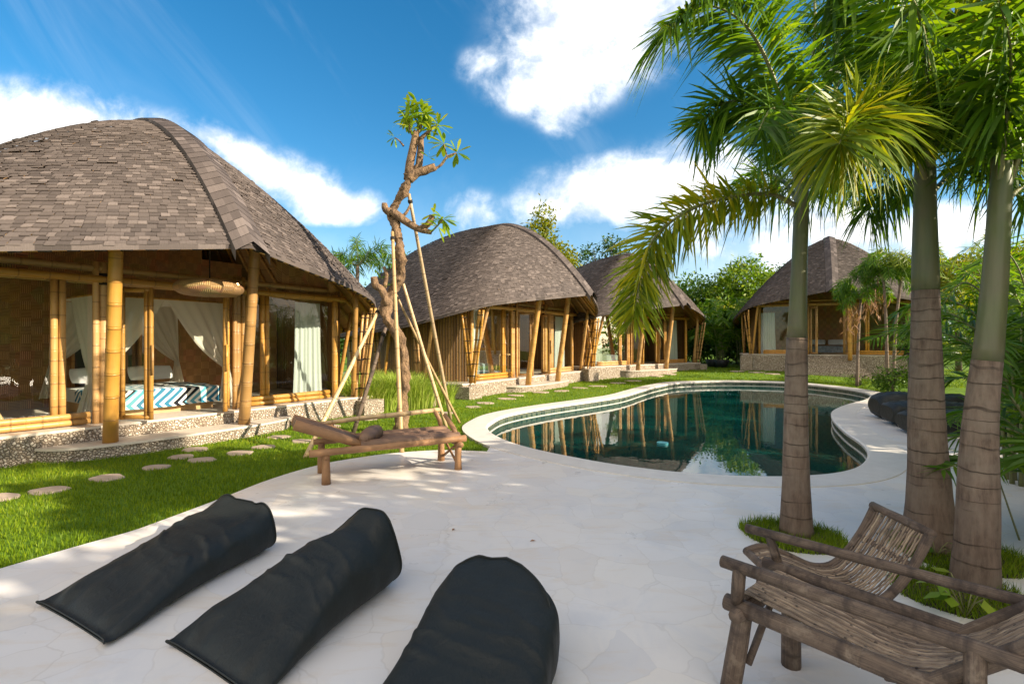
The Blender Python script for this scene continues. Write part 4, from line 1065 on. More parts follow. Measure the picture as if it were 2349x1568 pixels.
cyl(la,'arm_post',[P(.02,wid+.04,.50),P(-.04,wid+.05,.66)],.024,'bamboo_grey')
cyl(la,'arm_post',[P(.92,-.05,.45),P(.92,-.05,.655)],.036,'bamboo_grey')
cyl(la,'arm_post',[P(1.0,wid+.04,.47),P(1.0,wid+.05,.675)],.03,'bamboo_grey')
for l,w,dl in ((.05,-.01,-.07),(.10,wid,.0),(1.35,.0,.06),(1.35,wid,.06)):
    cyl(la,'leg',[P(l+dl,w,0),P(l+dl*.4,w,.25),P(l,w,.435)],[.050,.048,.045],'bamboo_grey',12,.06)
cyl(la,'cross_rail',[P(.05,-.10,.43),P(.05,wid+.08,.43)],.034,'bamboo_grey')
cyl(la,'brace',[P(.06,.02,.16),P(.06,wid-.1,.43)],.018,'bamboo_grey')
for w in (-.02,wid+.02):
    cyl(la,'backrest_frame',[P(.64,w,.42),P(.80,w,.46),P(1.05,w,.70),P(1.25,w,.95)],.032,'bamboo_grey')
cyl(la,'cross_rail',[P(1.24,-.04,.93),P(1.24,wid+.04,.93)],.03,'bamboo_grey')
# armless lounge chair behind it
B0=np.array((1.60,2.98)); LBv=np.array((1.0,-.04)); WBv=np.array((.04,1.0))
lb=empty('bamboo_chair',(B0[0],B0[1],.03)); tag(lb,'low curved bamboo cane chair standing between the lounger and the palms','chair','weathered bamboo seats')
P=lounger(lb,B0,LBv,WBv,.8,.46,[(-.02,.37),(.08,.39),(.22,.34),(.38,.28),(.50,.285),(.60,.37),(.70,.51),(.79,.66)],0,None,None,20)
for w in (-.01,.47):
    q=catmull([(-.04,0,.36),(.07,0,.39),(.22,0,.34),(.38,0,.27),(.51,0,.275),(.615,0,.36),(.715,0,.50),(.80,0,.67)],4)
    cyl(lb,'side_frame',[P(a,w,b) for a,_,b in q],.027,'bamboo_grey',10,.05)
cyl(lb,'top_rail',[P(.80,-.03,.675),P(.80,.49,.675)],.026,'bamboo_grey')
cyl(lb,'cross_rail',[P(-.03,-.03,.355),P(-.03,.49,.355)],.026,'bamboo_grey')
for l,w in ((.05,.01),(.05,.45),(.55,.01),(.55,.45)): cyl(lb,'leg',[P(l+(.05 if l>.3 else -.02),w,0),P(l,w,.27)],.026,'bamboo_grey')
# ================================================================ PLANTS
def leaf_quads(C,D,Nn,L,Wd,fold=.0):
    """diamond leaves: base C, direction D, side via cross(D,N)"""
    D=unit(D); Sd=unit(np.cross(D,Nn)); L=np.asarray(L)[:,None]; Wd=np.asarray(Wd)[:,None]
    m=C+D*L*.5-unit(Nn)*L*.05
    return np.stack([C,m+Sd*Wd*.5,C+D*L-unit(Nn)*L*.12,m-Sd*Wd*.5],1).reshape(-1,3)
def crown_points(r,blobs,n):
    """points in the outer part of several ellipsoids; blobs = (cx,cy,cz,rx,ry,rz)"""
    b=np.array(blobs,dtype=float); w=(b[:,3]*b[:,4]*b[:,5])**.7; k=r.choice(len(b),n,p=w/w.sum())
    d=unit(r.normal(size=(n,3))); rad=r.uniform(.25,1,n)**.5
    return b[k,:3]+d*rad[:,None]*b[k,3:], d
def leafy(root,name,mat,blobs,n,ls,seed,clump=9,off=None,up=.35,cl=None,asp=.45):
    r=np.random.default_rng(seed); nc=max(1,n//clump); P,d=crown_points(r,blobs,nc)
    P=np.repeat(P,clump,0); d=np.repeat(d,clump,0); m=len(P); cl=cl or ls*1.6
    P=P+r.normal(size=(m,3))*cl*.5
    D=unit(d*.6+r.normal(size=(m,3))*.75+np.array((0,0,-.15))); Nn=unit(r.normal(size=(m,3))*.7+np.array((0,0,up+.6))+d*.3)
    V=leaf_quads(P,D,Nn,ls*r.uniform(.6,1.35,m),ls*asp*r.uniform(.7,1.3,m))
    return np_mesh(name,V,np.arange(len(V)).reshape(-1,4),mat,root,off=off)
def tree(name,x,y,h,blobs,n,ls,mat,label,cat='tree',seed=0,tr=.12,group=None,clump=9,z=None,tm='treebark',lean=(0,0)):
    z=gz1(x,y) if z is None else z
    root=empty(name,(x,y,z)); tag(root,label,cat,group)
    rr=random.Random(seed); mb=MB(); top=max(b[2] for b in blobs)
    base=Vector((x,y,z-.05)); crown=[Vector((x+b[0],y+b[1],z+b[2])) for b in blobs]
    low=min(b[2]-b[5]*.5 for b in blobs); hub=Vector((x+lean[0],y+lean[1],z+max(.3,low)))
    mb.tube([base,base.lerp(hub,.5)+Vector((rr.uniform(-.1,.1),rr.uniform(-.1,.1),0)),hub],[tr*1.3,tr,tr*.85],8,True,gnarl=.12)
    for c in crown:
        mid=hub.lerp(c,.5)+Vector((rr.uniform(-.2,.2),rr.uniform(-.2,.2),.15)); mb.tube([hub,mid,c],[tr*.6,tr*.42,tr*.12],6,True,gnarl=.1)
        for q in range(4):
            e=c+Vector((rr.uniform(-1,1),rr.uniform(-1,1),rr.uniform(-.3,1)))*min(blobs[0][3],1.5)*.6; mb.tube([mid,mid.lerp(e,.6),e],[tr*.28,tr*.18,tr*.05],5,True)
    mb.build('trunk',MT[tm],root,True,off_of(root))
    leafy(root,'crown',MT[mat],[(x+b[0],y+b[1],z+b[2],b[3],b[4],b[5]) for b in blobs],n,ls,seed+1,clump,off_of(root))
    return root
def frond(root,name,pts,mat,nl,ll,lw,seed,mode='feather',droop=.35,start=.12,mb_r=None,curl=.0,rach=.018):
    """one palm frond; pts world control points of the midrib"""
    r=np.random.default_rng(seed); q=catmull(pts,10); seg=np.linalg.norm(np.diff(q,axis=0),axis=1); s=np.concatenate([[0],np.cumsum(seg)]); s/=s[-1]
    t=start+(1-start)*(np.arange(nl)+r.uniform(0,1,nl))/nl
    B=np.stack([np.interp(t,s,q[:,k]) for k in range(3)],1); e=.03
    T=unit(np.stack([np.interp(np.minimum(1,t+e),s,q[:,k])-np.interp(np.maximum(0,t-e),s,q[:,k]) for k in range(3)],1))
    Z=np.array((0,0,1.0)); side=np.cross(T,Z); side=unit(np.where(np.linalg.norm(side,axis=1,keepdims=True)<.15,np.cross(T,np.array((1.0,.3,0))),side)); upv=np.cross(side,T)
    if mode=='feather':
        a=np.where(r.random(nl)<.5,1,-1)*r.uniform(.75,1.25,nl); a=PI/2-np.abs(a)*PI/2*.85; sg=np.where(r.random(nl)<.5,1,-1)
        R=side*(np.cos(a)*sg)[:,None]+upv*np.sin(a)[:,None]
    else:
        an=r.uniform(0,2*PI,nl); R=side*np.cos(an)[:,None]+upv*np.sin(an)[:,None]
    fw=r.uniform(.45,.85,nl)+.5*np.clip(t-.7,0,1)
    D=unit(R+T*fw[:,None]); prof=np.sin(np.clip((t-start)/(1-start)*.72+.16,0,1)*PI)**.5
    L=ll*prof*r.uniform(.75,1.15,nl); w=lw*r.uniform(.7,1.2,nl)
    Wv=unit(np.cross(D,np.cross(D,T)+r.normal(size=(nl,3))*.35)); g=droop*r.uniform(.1,1.9,nl)
    V=[]
    for f,ww in ((0,.25),(.3,1.0),(.68,.8),(1.0,.04)):
        c=B+D*(L*f)[:,None]+Z*(-(g*L)*f*f)[:,None]; V+= [c-Wv*(w*ww/2)[:,None],c+Wv*(w*ww/2)[:,None]]
    V=np.stack(V,1).reshape(-1,3); i=np.arange(nl)*8
    F=np.concatenate([np.stack([i+2*k,i+2*k+1,i+2*k+3,i+2*k+2],1) for k in range(3)])
    o=np_mesh(name,V,F,MT[mat],root,off=off_of(root))
    mb=MB(); m=len(q); mb.tube([tuple(p) for p in q],[rach*(1.35-1.2*k/(m-1)) for k in range(m)],6,True); mb.build('rachis',MT['rachis'],o,True,off_of(root))
    return o
# ---------------------------------------------------------------- the three tall palms
def palm(x,y,pts,rad,shaft,label,fronds,seed):
    root=empty('palm_tree',(x,y,0.02)); tag(root,label,'palm tree','tall palms on the deck')
    q=catmull(pts,6); rr=np.interp(q[:,2],[p[0] for p in rad],[p[1] for p in rad])
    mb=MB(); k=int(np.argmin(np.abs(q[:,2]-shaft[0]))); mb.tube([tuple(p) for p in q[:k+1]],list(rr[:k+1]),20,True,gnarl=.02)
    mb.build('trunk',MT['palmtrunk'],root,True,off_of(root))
    mb=MB(); P=q[k:]; R=[float(np.interp(p[2],[s[0] for s in shaft[1]],[s[1] for s in shaft[1]])) for p in P]
    mb.tube([tuple(p) for p in P],R,18,True,gnarl=.015); 
    d=Vector(P[0]); mb.build('crownshaft',MT['crownshaft'],root,True,off_of(root))
    for i,f in enumerate(fronds): frond(root,'frond',f['p'],f.get('m','palm'),f.get('n',170),f.get('l',.5),f.get('w',.03),seed*50+i,f.get('mode','bush'),f.get('d',.3),f.get('s',.14))
    return root
def FP(Y,*pix): return [W(x,y,Y+dy) for x,y,dy in pix]
x1,y1=PALMS[0]; c=4.7
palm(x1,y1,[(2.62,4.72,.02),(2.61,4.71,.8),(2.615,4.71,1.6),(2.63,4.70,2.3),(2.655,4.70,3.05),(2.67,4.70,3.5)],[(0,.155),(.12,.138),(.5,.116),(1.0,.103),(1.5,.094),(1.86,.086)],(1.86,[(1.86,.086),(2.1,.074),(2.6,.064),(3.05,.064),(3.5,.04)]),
 'slim ringed palm tree by the pool with a long drooping frond',[
 dict(p=FP(c,(1822,470,0),(1770,446,-.1),(1690,450,-.2),(1590,478,-.3),(1505,540,-.35),(1470,630,-.36),(1455,730,-.35)),n=560,l=.40,w=.023,m='palm_painted_sun',d=.3,s=.10),
 dict(p=FP(c,(1835,430,0),(1800,260,-.1),(1750,120,-.2),(1690,40,-.35),(1610,15,-.45),(1530,70,-.55)),n=460,l=.62,w=.028,mode='feather',d=.55,s=.16),
 dict(p=FP(c,(1832,430,0),(1790,310,.1),(1735,245,.15),(1665,235,.2),(1600,290,.2)),n=420,l=.50,w=.028,d=.5),
 dict(p=FP(c,(1840,420,0),(1850,250,.2),(1870,60,.4),(1850,-120,.5),(1780,-200,.5)),n=240,l=.5,w=.028,d=.4),
 dict(p=FP(c,(1838,430,0),(1835,330,-.3),(1810,260,-.7),(1770,250,-1.0),(1740,300,-1.2)),n=220,l=.38,w=.026,d=.5),
 dict(p=FP(c,(1842,430,0),(1880,300,.3),(1920,200,.6),(1950,120,.8)),n=220,l=.46,w=.028,d=.4),
 dict(p=FP(c,(1840,470,0),(1856,430,.4),(1900,410,.8),(1960,440,1.2)),n=170,l=.42,w=.028,d=.6),
 dict(p=FP(c,(1828,460,0),(1790,410,.5),(1740,400,1.0),(1690,430,1.4)),n=170,l=.40,w=.028,d=.6)],1)
c=4.4
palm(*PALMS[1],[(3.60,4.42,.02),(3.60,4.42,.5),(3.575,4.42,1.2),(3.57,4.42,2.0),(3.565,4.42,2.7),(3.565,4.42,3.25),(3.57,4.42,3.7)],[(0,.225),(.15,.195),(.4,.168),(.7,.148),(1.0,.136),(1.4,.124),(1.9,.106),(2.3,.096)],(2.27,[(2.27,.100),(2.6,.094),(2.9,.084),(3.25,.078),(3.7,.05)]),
 'thick ringed palm tree with a swollen base, between the slim palm and the leaning palm',[
 dict(p=FP(c,(2125,420,0),(2090,330,-.3),(2020,270,-.8),(1960,270,-1.2),(1925,330,-1.5)),n=600,l=.52,w=.026,m='palm_yellow',d=.3,s=.2),
 dict(p=FP(c,(2125,420,0),(2080,340,-.1),(2010,290,-.3),(1940,290,-.5),(1880,340,-.6)),n=420,l=.50,w=.026,m='palm',d=.45),
 dict(p=FP(c,(2128,400,0),(2110,200,.1),(2060,60,.2),(1980,-20,.3),(1900,0,.3)),n=480,l=.64,w=.036,mode='bush',d=.5),
 dict(p=FP(c,(2130,400,0),(2150,200,0),(2190,60,-.1),(2260,-10,-.2),(2340,30,-.3)),n=480,l=.66,w=.038,m='palm_yellow',mode='bush',d=.5),
 dict(p=FP(c,(2130,410,0),(2160,280,-.2),(2200,200,-.5),(2260,190,-.8),(2310,240,-1.0)),n=260,l=.48,w=.034,d=.5),
 dict(p=FP(c,(2128,420,0),(2100,240,.3),(2040,140,.6),(1960,110,.9),(1890,160,1.1)),n=300,l=.55,w=.032,d=.5),
 dict(p=FP(c,(2140,440,0),(2180,400,.3),(2230,360,.6),(2290,370,.9)),n=130,l=.36,w=.026,d=.6,s=.3),
 dict(p=FP(c,(2118,450,0),(2080,415,.3),(2030,430,.6),(1990,490,.8)),n=170,l=.36,w=.026,d=.8,s=.25),
 dict(p=FP(c,(2130,400,0),(2130,180,-.4),(2110,40,-.8),(2060,-60,-1.1)),n=260,l=.55,w=.034,d=.4)],2)
c=3.72
palm(*PALMS[2],[(3.36,3.72,.02),(3.38,3.72,.5),(3.40,3.72,1.2),(3.46,3.72,1.75),(3.51,3.72,2.3),(3.545,3.72,2.85),(3.58,3.72,3.3)],[(0,.15),(.3,.132),(.8,.120),(1.1,.108),(1.4,.096),(1.75,.088)],(1.66,[(1.66,.090),(1.9,.084),(2.2,.078),(2.6,.07),(2.85,.068),(3.3,.045)]),
 'leaning ringed palm tree at the edge of the frame, with a pale green upper stem',[
 dict(p=FP(c,(2290,440,0),(2300,300,.1),(2330,180,.2),(2390,80,.3),(2480,60,.3)),n=360,l=.55,w=.038,d=.5),
 dict(p=FP(c,(2285,440,0),(2270,300,.2),(2230,180,.4),(2170,100,.6),(2090,90,.7)),n=420,l=.55,w=.038,d=.55),
 dict(p=FP(c,(2300,470,0),(2330,380,0),(2360,300,0),(2430,240,0)),n=150,l=.45,w=.034,d=.5,s=.4),
 dict(p=FP(c,(2300,480,0),(2330,440,.2),(2370,420,.4),(2430,440,.6)),n=150,l=.4,w=.03,d=.7,s=.3),
 dict(p=FP(c,(2290,430,0),(2310,260,-.2),(2320,120,-.4),(2290,0,-.6)),n=240,l=.5,w=.034,d=.45),
 dict(p=FP(c,(2295,440,0),(2330,330,.4),(2370,260,.8),(2420,240,1.2)),n=220,l=.5,w=.034,d=.5),
 dict(p=FP(c,(2290,450,0),(2260,380,.5),(2230,330,.9),(2200,320,1.3)),n=170,l=.4,w=.03,d=.6)],3)
# broad leaved weed in the bed of the leaning palm, and seedlings
def weed(x,y,n,ls,label,seed,mat='leaf_mid',hh=.3):
    r=np.random.default_rng(seed); root=empty('weed',(x,y,.04)); tag(root,label,'plant')
    mb=MB(); C=[];D=[]
    for i in range(n):
        a=r.uniform(0,2*PI); h=hh*r.uniform(.5,1.1); e=(x+math.cos(a)*hh*.6*r.uniform(.3,1),y+math.sin(a)*hh*.6*r.uniform(.3,1),.04+h)
        mb.tube([(x,y,.03),((x+e[0])/2,(y+e[1])/2,.04+h*.65),e],.004,5,True)
        for q in range(2): C.append(e if q==0 else ((x+e[0]*2)/3,(y+e[1]*2)/3,.04+h*.75)); D.append((math.cos(a+q)*.8,math.sin(a+q)*.8,r.uniform(-.5,.1)))
    mb.build('stem',MT['rachis'],root,True,off_of(root))
    C=np.array(C);D=np.array(D);m=len(C); V=leaf_quads(C,D,np.tile((0,0,1.0),(m,1))+r.normal(size=(m,3))*.3,ls*r.uniform(.7,1.2,m),ls*.6*np.ones(m))
    np_mesh('leaves',V,np.arange(len(V)).reshape(-1,4),MT[mat],root,off=off_of(root))
p=G(2215,1425); weed(p[0],p[1],7,.13,'broad leaved yellow green weed at the foot of the leaning palm',3,'leaf_light',.26)
p=G(2135,1283); weed(p[0],p[1]-.05,5,.07,'small weed sprouting in the grass below the thick palm',4,'leaf_mid',.16)
# ---------------------------------------------------------------- frangipani and its props
fy=10.0; fb=W(921,990,fy)
fr=empty('frangipani_tree',(fb[0],fb[1],0)); tag(fr,'gnarled bare frangipani tree with few leaf tufts, propped by bamboo poles','tree')
D2=lambda L,dy=0:[W(x,y,fy+dy) for x,y in L]
trunk=[(919,1003),(921,940),(924,880),(926,805),(911,760),(890,730),(886,695),(899,665),(916,635),(920,601),(919,563),(909,524),(896,494),(899,476),(919,449),(937,422),(941,404)]
mb=MB(); pts=D2(trunk); pts=[(p[0],p[1]+.10*math.sin(i*1.1),max(p[2],-.05)) for i,p in enumerate(pts)]
pts=catmull(pts,10); m=len(pts); rad=[.104+.014*math.sin(i*.36)-.028*i/m+.03*max(0,1-i/15) for i in range(m)]
mb.tube([tuple(p) for p in pts],rad,26,True,gnarl=.42)
mb.tube(D2([(938,412),(940,374),(949,332),(955,302)]),[.10,.088,.075,.06],10,True,gnarl=.15)
mb.tube(D2([(940,408),(961,380),(965,345),(966,315)],.05),[.08,.072,.065,.05],10,True,gnarl=.15)
mb.build('trunk',MT['bark'],fr,True,off_of(fr))
def branch(pl,rad,dy=0):
    mb=MB(); q=catmull(D2(pl,dy),3); m=len(q); mb.tube([tuple(p) for p in q],list(np.interp(np.linspace(0,1,m),np.linspace(0,1,len(rad)),rad)),9,True,gnarl=.16); mb.build('branch',MT['bark'],fr,True,off_of(fr))
branch([(938,412),(955,398),(975,391),(999,382)],[.10,.085,.08,.075],-.06)
branch([(996,388),(1012,378),(1026,360),(1047,351)],[.03,.026,.022,.014],-.06)
branch([(899,484),(928,506),(958,524),(990,533)],[.085,.078,.066,.045],-.08)
branch([(966,524),(982,514),(992,495)],[.06,.062,.06],-.08)
branch([(990,531),(1004,517),(1016,503)],[.02,.016,.012],-.08)
branch([(889,700),(876,665),(862,655),(857,635)],[.06,.075,.075,.06],-.1)
branch([(882,660),(887,630),(880,612)],[.04,.036,.03],0)
branch([(966,318),(985,300),(1003,288)],[.045,.03,.02],.05)
branch([(952,318),(940,296),(945,272)],[.03,.022,.015])
branch([(956,305),(968,285),(965,262)],[.03,.02,.014],.06)
branch([(926,335),(915,322),(905,316)],[.02,.015,.01])
branch([(1026,362),(1022,345),(1018,330)],[.016,.012,.010],-.06)
branch([(897,488),(884,480),(882,466)],[.09,.07,.05],-.05)
branch([(916,500),(930,490),(942,470)],[.035,.03,.024],.08)
r=np.random.default_rng(9); C=[];Dv=[];Ls=[]
for (x,y,dy,n,L) in ((940,250,.05,14,.30),(975,262,-.05,14,.28),(950,275,.08,12,.28),(945,262,0,16,.30),(958,238,.0,18,.30),(967,258,.1,18,.30),(985,282,.05,18,.28),(1004,287,.05,16,.30),(930,272,-.1,10,.28),(940,290,-.15,8,.22),(1018,330,-.06,13,.34),(1048,350,-.06,14,.34),(905,315,0,6,.18),(985,362,-.02,6,.20),(1016,502,-.08,16,.32),(1005,520,-.12,9,.30),(996,490,-.05,6,.28),(872,640,.05,8,.18),(895,655,.0,5,.16),(988,300,-.1,9,.24)):
    c=np.array(W(x,y,fy+dy))
    for k in range(n):
        d=unit(r.normal(size=3)*np.array((1,1,.75))+np.array((0,0,.30))); C.append(c+d*.02); Dv.append(d); Ls.append(L*r.uniform(.75,1.15))
C=np.array(C);Dv=np.array(Dv);Ls=np.array(Ls);m=len(C)
Z=np.array((0,0,1.0)); Sd=unit(np.cross(Dv,Z)+r.normal(size=(m,3))*.15); V=[]
for f,w in ((0,.10),(.35,.7),(.68,1.0),(.9,.62),(1.0,.06)):
    q=C+Dv*(Ls*f)[:,None]+Z*(-.18*Ls*f*f)[:,None]; V+=[q-Sd*(Ls*.13*w)[:,None],q+Sd*(Ls*.13*w)[:,None]]
V=np.stack(V,1).reshape(-1,3); i=np.arange(m)*10; F=np.concatenate([np.stack([i+2*k,i+2*k+1,i+2*k+3,i+2*k+2],1) for k in range(4)])
np_mesh('leaves',V,F,MT['frangi'],fr,off=off_of(fr))
poles=[((868,712),10.0,(700,1049),None,.036,'bamboo_pale','slanting pale bamboo prop of the frangipani, leaning from beside the headrest of the bench'),
 ((881,762),10.1,(808,1001),None,.040,'bamboo_grey','dark stained bamboo prop leaning to the frangipani above the bench neck roll'),
 ((900.5,542),9.75,(922,1041),None,.036,'bamboo_pale','tall upright bamboo prop in front of the frangipani trunk'),
 ((940,456),10.1,(1034,962),None,.038,'bamboo_pale','tallest bamboo prop, reaching above the lower branch of the frangipani'),
 ((922,641),10.15,(1024,980),None,.036,'bamboo_pale','bamboo prop from mid trunk down to the grass beside the end of the bench rail'),
 ((910,678),10.2,(1055,971),None,.028,'bamboo_pale','thin bent bamboo prop with its foot closest to the pool coping')]
for (tx,ty),tY,(bx,by),_,rd,mt,lab in poles:
    t=W(tx,ty,tY); b=G(bx,by); root=empty('bamboo_prop',(b[0],b[1],0)); tag(root,lab,'support pole','bamboo props of the frangipani')
    t=Vector(t); b=Vector(b); d=(t-b).normalized(); mb=MB(); b2=b-d*.06; sag=Vector((.0,.0,-.05 if rd<.03 else -.015)); mid=b.lerp(t,.5)+sag
    mb.tube([b2,mid,t+d*.10],[rd*1.08,rd,rd*.85],10,True,knots=.45); mb.build('pole',MT[mt],root,True,off_of(root))
    mb=MB(); q=t-d*.05; mb.tube([q-d*.03,q+d*.03],rd*1.25,10,True); mb.build('lashing',MT['binding'],root,True,off_of(root))
# ---------------------------------------------------------------- ornamental grass between the huts
def tuft(x,y,h,sp,n,label,seed,mat='tallgrass',w=.018,name='ornamental_grass',grp='tall grass clumps between the two huts'):
    r=np.random.default_rng(seed); z=gz1(x,y); a=r.uniform(0,2*PI,n); rad=sp*.45*r.uniform(0,1,n)**.5; b=a+r.normal(size=n)*.5
    B=np.stack([x+np.cos(a)*rad,y+np.sin(a)*rad,np.full(n,z)],1); hh=h*r.uniform(.5,1.1,n); ln=hh*r.uniform(.15,.75,n); d=np.stack([np.cos(b),np.sin(b),np.zeros(n)],1); sd=np.stack([-np.sin(b),np.cos(b),np.zeros(n)],1); V=[]
    for f,ww in ((0,.8),(.4,1),(.75,.7),(1,.05)):
        q=B+d*(ln*f*f)[:,None]+np.array((0,0,1.0))*(hh*(f-.28*f*f*f))[:,None]; V+=[q-sd*w*ww/2,q+sd*w*ww/2]
    V=np.stack(V,1).reshape(-1,3); i=np.arange(n)*8; F=np.concatenate([np.stack([i+2*k,i+2*k+1,i+2*k+3,i+2*k+2],1) for k in range(3)])
    o=np_mesh(name,V,F,MT[mat],None,off=(x,y,z)); o.location=(x,y,z); tag(o,label,'grass clump',grp)
for i,(x,y,h,sp,n,lab) in enumerate(((825,942,1.15,1.3,900,'tall grass clump beside the end of the big hut plinth'),(868,940,1.1,1.3,900,'tall grass clump between the two props on the shaded side of the frangipani'),(905,930,1.2,1.3,800,'tall grass clump behind the frangipani trunk'),(952,934,1.2,1.2,800,'tall grass clump between the frangipani trunk and the stone stump'),(1008,925,.85,1.0,600,'lower grass clump beside the corner of the middle hut plinth'),(850,915,1.2,1.6,800,'rear grass clump in the gap between the two huts'),(930,912,1.2,1.6,800,'rear grass clump before the shaded flank of the middle hut'))):
    p=G(x,y); tuft(p[0],p[1],h,sp,n,lab,60+i)
def stump(x,y,h,r,label):
    p=G(x,y,.0); z=gz1(p[0],p[1]); root=empty('stone_lantern',(p[0],p[1],z)); tag(root,label,'garden lantern')
    mb=MB(); q=[(p[0],p[1],z+h*t) for t in (-.05,.1,.35,.6,.85,1.0)]; mb.tube(q,[r*.8,r*.95,r,r*.98,r*.88,r*.66],16,True,gnarl=.10); mb.build('body',MT['stump'],root,True,off_of(root))
    mb=MB(); mb.tube([(p[0],p[1],z+h),(p[0],p[1],z+h*1.06)],[r*.5,r*.3],12,True); mb.build('cap',MT['stump'],root,True,off_of(root))
stump(987,933,.42,.16,'squat carved stone garden lantern beside the tall grass')
stump(1710,852,.36,.20,'small stone garden lantern on the shaded lawn beyond the pool')
# ---------------------------------------------------------------- young palms by the stepped hut
def youngpalm(px,py,Y,top,label,seed,lean=0.0,nf=9,L=1.35,mat='palm',ll=.34,tr=.055,shaft=True):
    x,y,_=W(px,py,Y); z=gz1(x,y); root=empty('young_palm',(x,y,z)); tag(root,label,'palm tree','young palms near the far hut'); rr=random.Random(seed)
    T=(x+lean,y,z+top); mb=MB(); mid=(x+lean*.35,y,z+top*.55)
    q=catmull([(x,y,z-.05),mid,T],5); m=len(q); mb.tube([tuple(p) for p in q],[tr*(1.25-.5*k/(m-1)) for k in range(m)],10,True); mb.build('trunk',MT['palmtrunk'],root,True,off_of(root))
    for k in range(nf):
        a=2*PI*k/nf+rr.uniform(-.3,.3); e=rr.uniform(.1,1.1); l=L*rr.uniform(.8,1.15); ca,sa=math.cos(a),math.sin(a); h0=math.sin(e)*l
        pts=[T,(T[0]+ca*l*.30,T[1]+sa*l*.30,T[2]+h0*.45),(T[0]+ca*l*.62*(1.1-e*.3),T[1]+sa*l*.62*(1.1-e*.3),T[2]+h0*.62),(T[0]+ca*l*.9*(1.1-e*.35),T[1]+sa*l*.9*(1.1-e*.35),T[2]+h0*.5-.35*l*(1-e*.5))]
        frond(root,'frond',pts,mat,130,ll,.03,seed*30+k,'bush',.45,.15,rach=.012)
    return root
youngpalm(1966,872,20.6,3.5,'young palm with a thin pale stem before the door of the stepped hut',11,.15,13,1.35)
youngpalm(2036,876,19.5,4.2,'young palm standing behind its twin, with brown hanging husks',12,-.15,14,1.45)
youngpalm(2048,876,19.3,4.5,'tallest young palm of the leaning pair, with bright yellow green fronds',13,.35,15,1.5,'palm_yellow')
def husks(px,py,Y,label,seed):
    x,y,z=W(px,py,Y); root=empty('dry_husk',(x,y,z)); tag(root,label,'dry fronds'); r=np.random.default_rng(seed); n=120
    C=np.array((x,y,z))+r.normal(size=(n,3))*np.array((.18,.15,.3)); D=unit(r.normal(size=(n,3))*.35+np.array((0,0,-1.0))); V=leaf_quads(C,D,unit(r.normal(size=(n,3))),r.uniform(.15,.4,n),r.uniform(.02,.05,n))
    np_mesh('strand',V,np.arange(len(V)).reshape(-1,4),MT['husk'],root,off=off_of(root))['kind']='stuff'
husks(2005,690,19.6,'brown dry husks hanging from the young palm pair',3)
husks(1953,725,20.6,'brown dry husks hanging beside the thin stemmed young palm',4)
# ---------------------------------------------------------------- areca palms and shrubs
def areca(x,y,h,label,seed,nf=16,mat='palm',L=None,ll=.42,n=90,group='feathery palms along the garden edge',w=.03,spread=1.0,name='areca_palm'):
    z=gz1(x,y); root=empty(name,(x,y,z)); tag(root,label,'palm bush',group); rr=random.Random(seed); mb=MB()
    for k in range(5):
        a=rr.uniform(0,2*PI); d=rr.uniform(.05,.25); mb.tube([(x+math.cos(a)*d,y+math.sin(a)*d,z-.05),(x+math.cos(a)*d*1.8,y+math.sin(a)*d*1.8,z+h*.45)],[.04*min(1,h/3.2)**2,.025*min(1,h/3.2)**2],7,True)
    mb.build('stem',MT['rachis'],root,True,off_of(root))
    for k in range(nf):
        a=2*PI*k*.382+rr.uniform(-.2,.2); e=rr.uniform(.35,1.0); R=h*.62*spread*rr.uniform(.7,1.15)*(1.25-e*.6); ca,sa=math.cos(a),math.sin(a); s=z+h*rr.uniform(.10,.45); t=h*e
        pts=[(x+ca*.1,y+sa*.1,s),(x+ca*R*.3,y+sa*R*.3,s+t*.5),(x+ca*R*.68,y+sa*R*.68,s+t*.68),(x+ca*R,y+sa*R,s+t*.55)]
        frond(root,'frond',pts,mat,n,ll*rr.uniform(.8,1.1),w,seed*40+k,'feather',.35,.18,rach=.014)
    return root
areca(6.35,6.4,2.7,'feathery palm bush behind the leaning palm, its fronds arching over the deck edge',21,16,'palm',ll=.45)
areca(8.6,8.3,3.2,'broad feathery palm bush beside the row of black beanbags',22,16,'palm',ll=.5)
areca(10.6,10.8,3.6,'tall feathery palm bush behind the row of black beanbags',23,16,'palm',ll=.5)
areca(12.6,13.4,3.6,'feathery palm bush between the thick palm and the leaning palm, farther back',24,14,'palm',ll=.5,w=.035)
areca(4.72,4.4,1.5,'low feathery palm bush whose leaf tips reach in front of the leaning palm',25,14,'palm',ll=.36,spread=1.35)
areca(15.6,15.5,4.6,'tall yellow green feathery palm bush beyond the beanbags',26,16,'palm_yellow',ll=.6,w=.04)
areca(18.8,20.5,4.8,'sunny feathery palm bush beside the end of the stepped hut',27,14,'palm_yellow',ll=.65,w=.05)
def shrub(x,y,h,w,n,ls,mat,label,seed,cat='shrub',grp='green shrubs round the garden',name='shrub',extra=None):
    b=[(0,0,h*.5,w*.5,w*.5,h*.5)]; rr=random.Random(seed)
    for k in range(6): a=2*PI*k/6+rr.uniform(-.4,.4); b.append((math.cos(a)*w*.36,math.sin(a)*w*.36,h*rr.uniform(.35,.85),w*.26,w*.26,h*.26))
    return tree(name,x,y,h,b,n,ls,mat,label,cat,seed,.05,grp,7)
shrub(8.0,6.3,2.6,2.4,3600,.20,'leaf_dark','dark leafy shrub at the frame edge behind the leaning palm',41)
shrub(10.4,8.9,3.0,2.8,3800,.20,'leaf_dark','dark leafy shrub behind the feathery palm bushes',42)
shrub(13.2,11.6,3.2,2.8,3800,.20,'leaf_mid','green leafy shrub behind the end of the beanbag row',43)
shrub(7.2,5.0,1.2,1.5,1800,.13,'leaf_mid','low shrub at the deck border below the feathery palm',44)
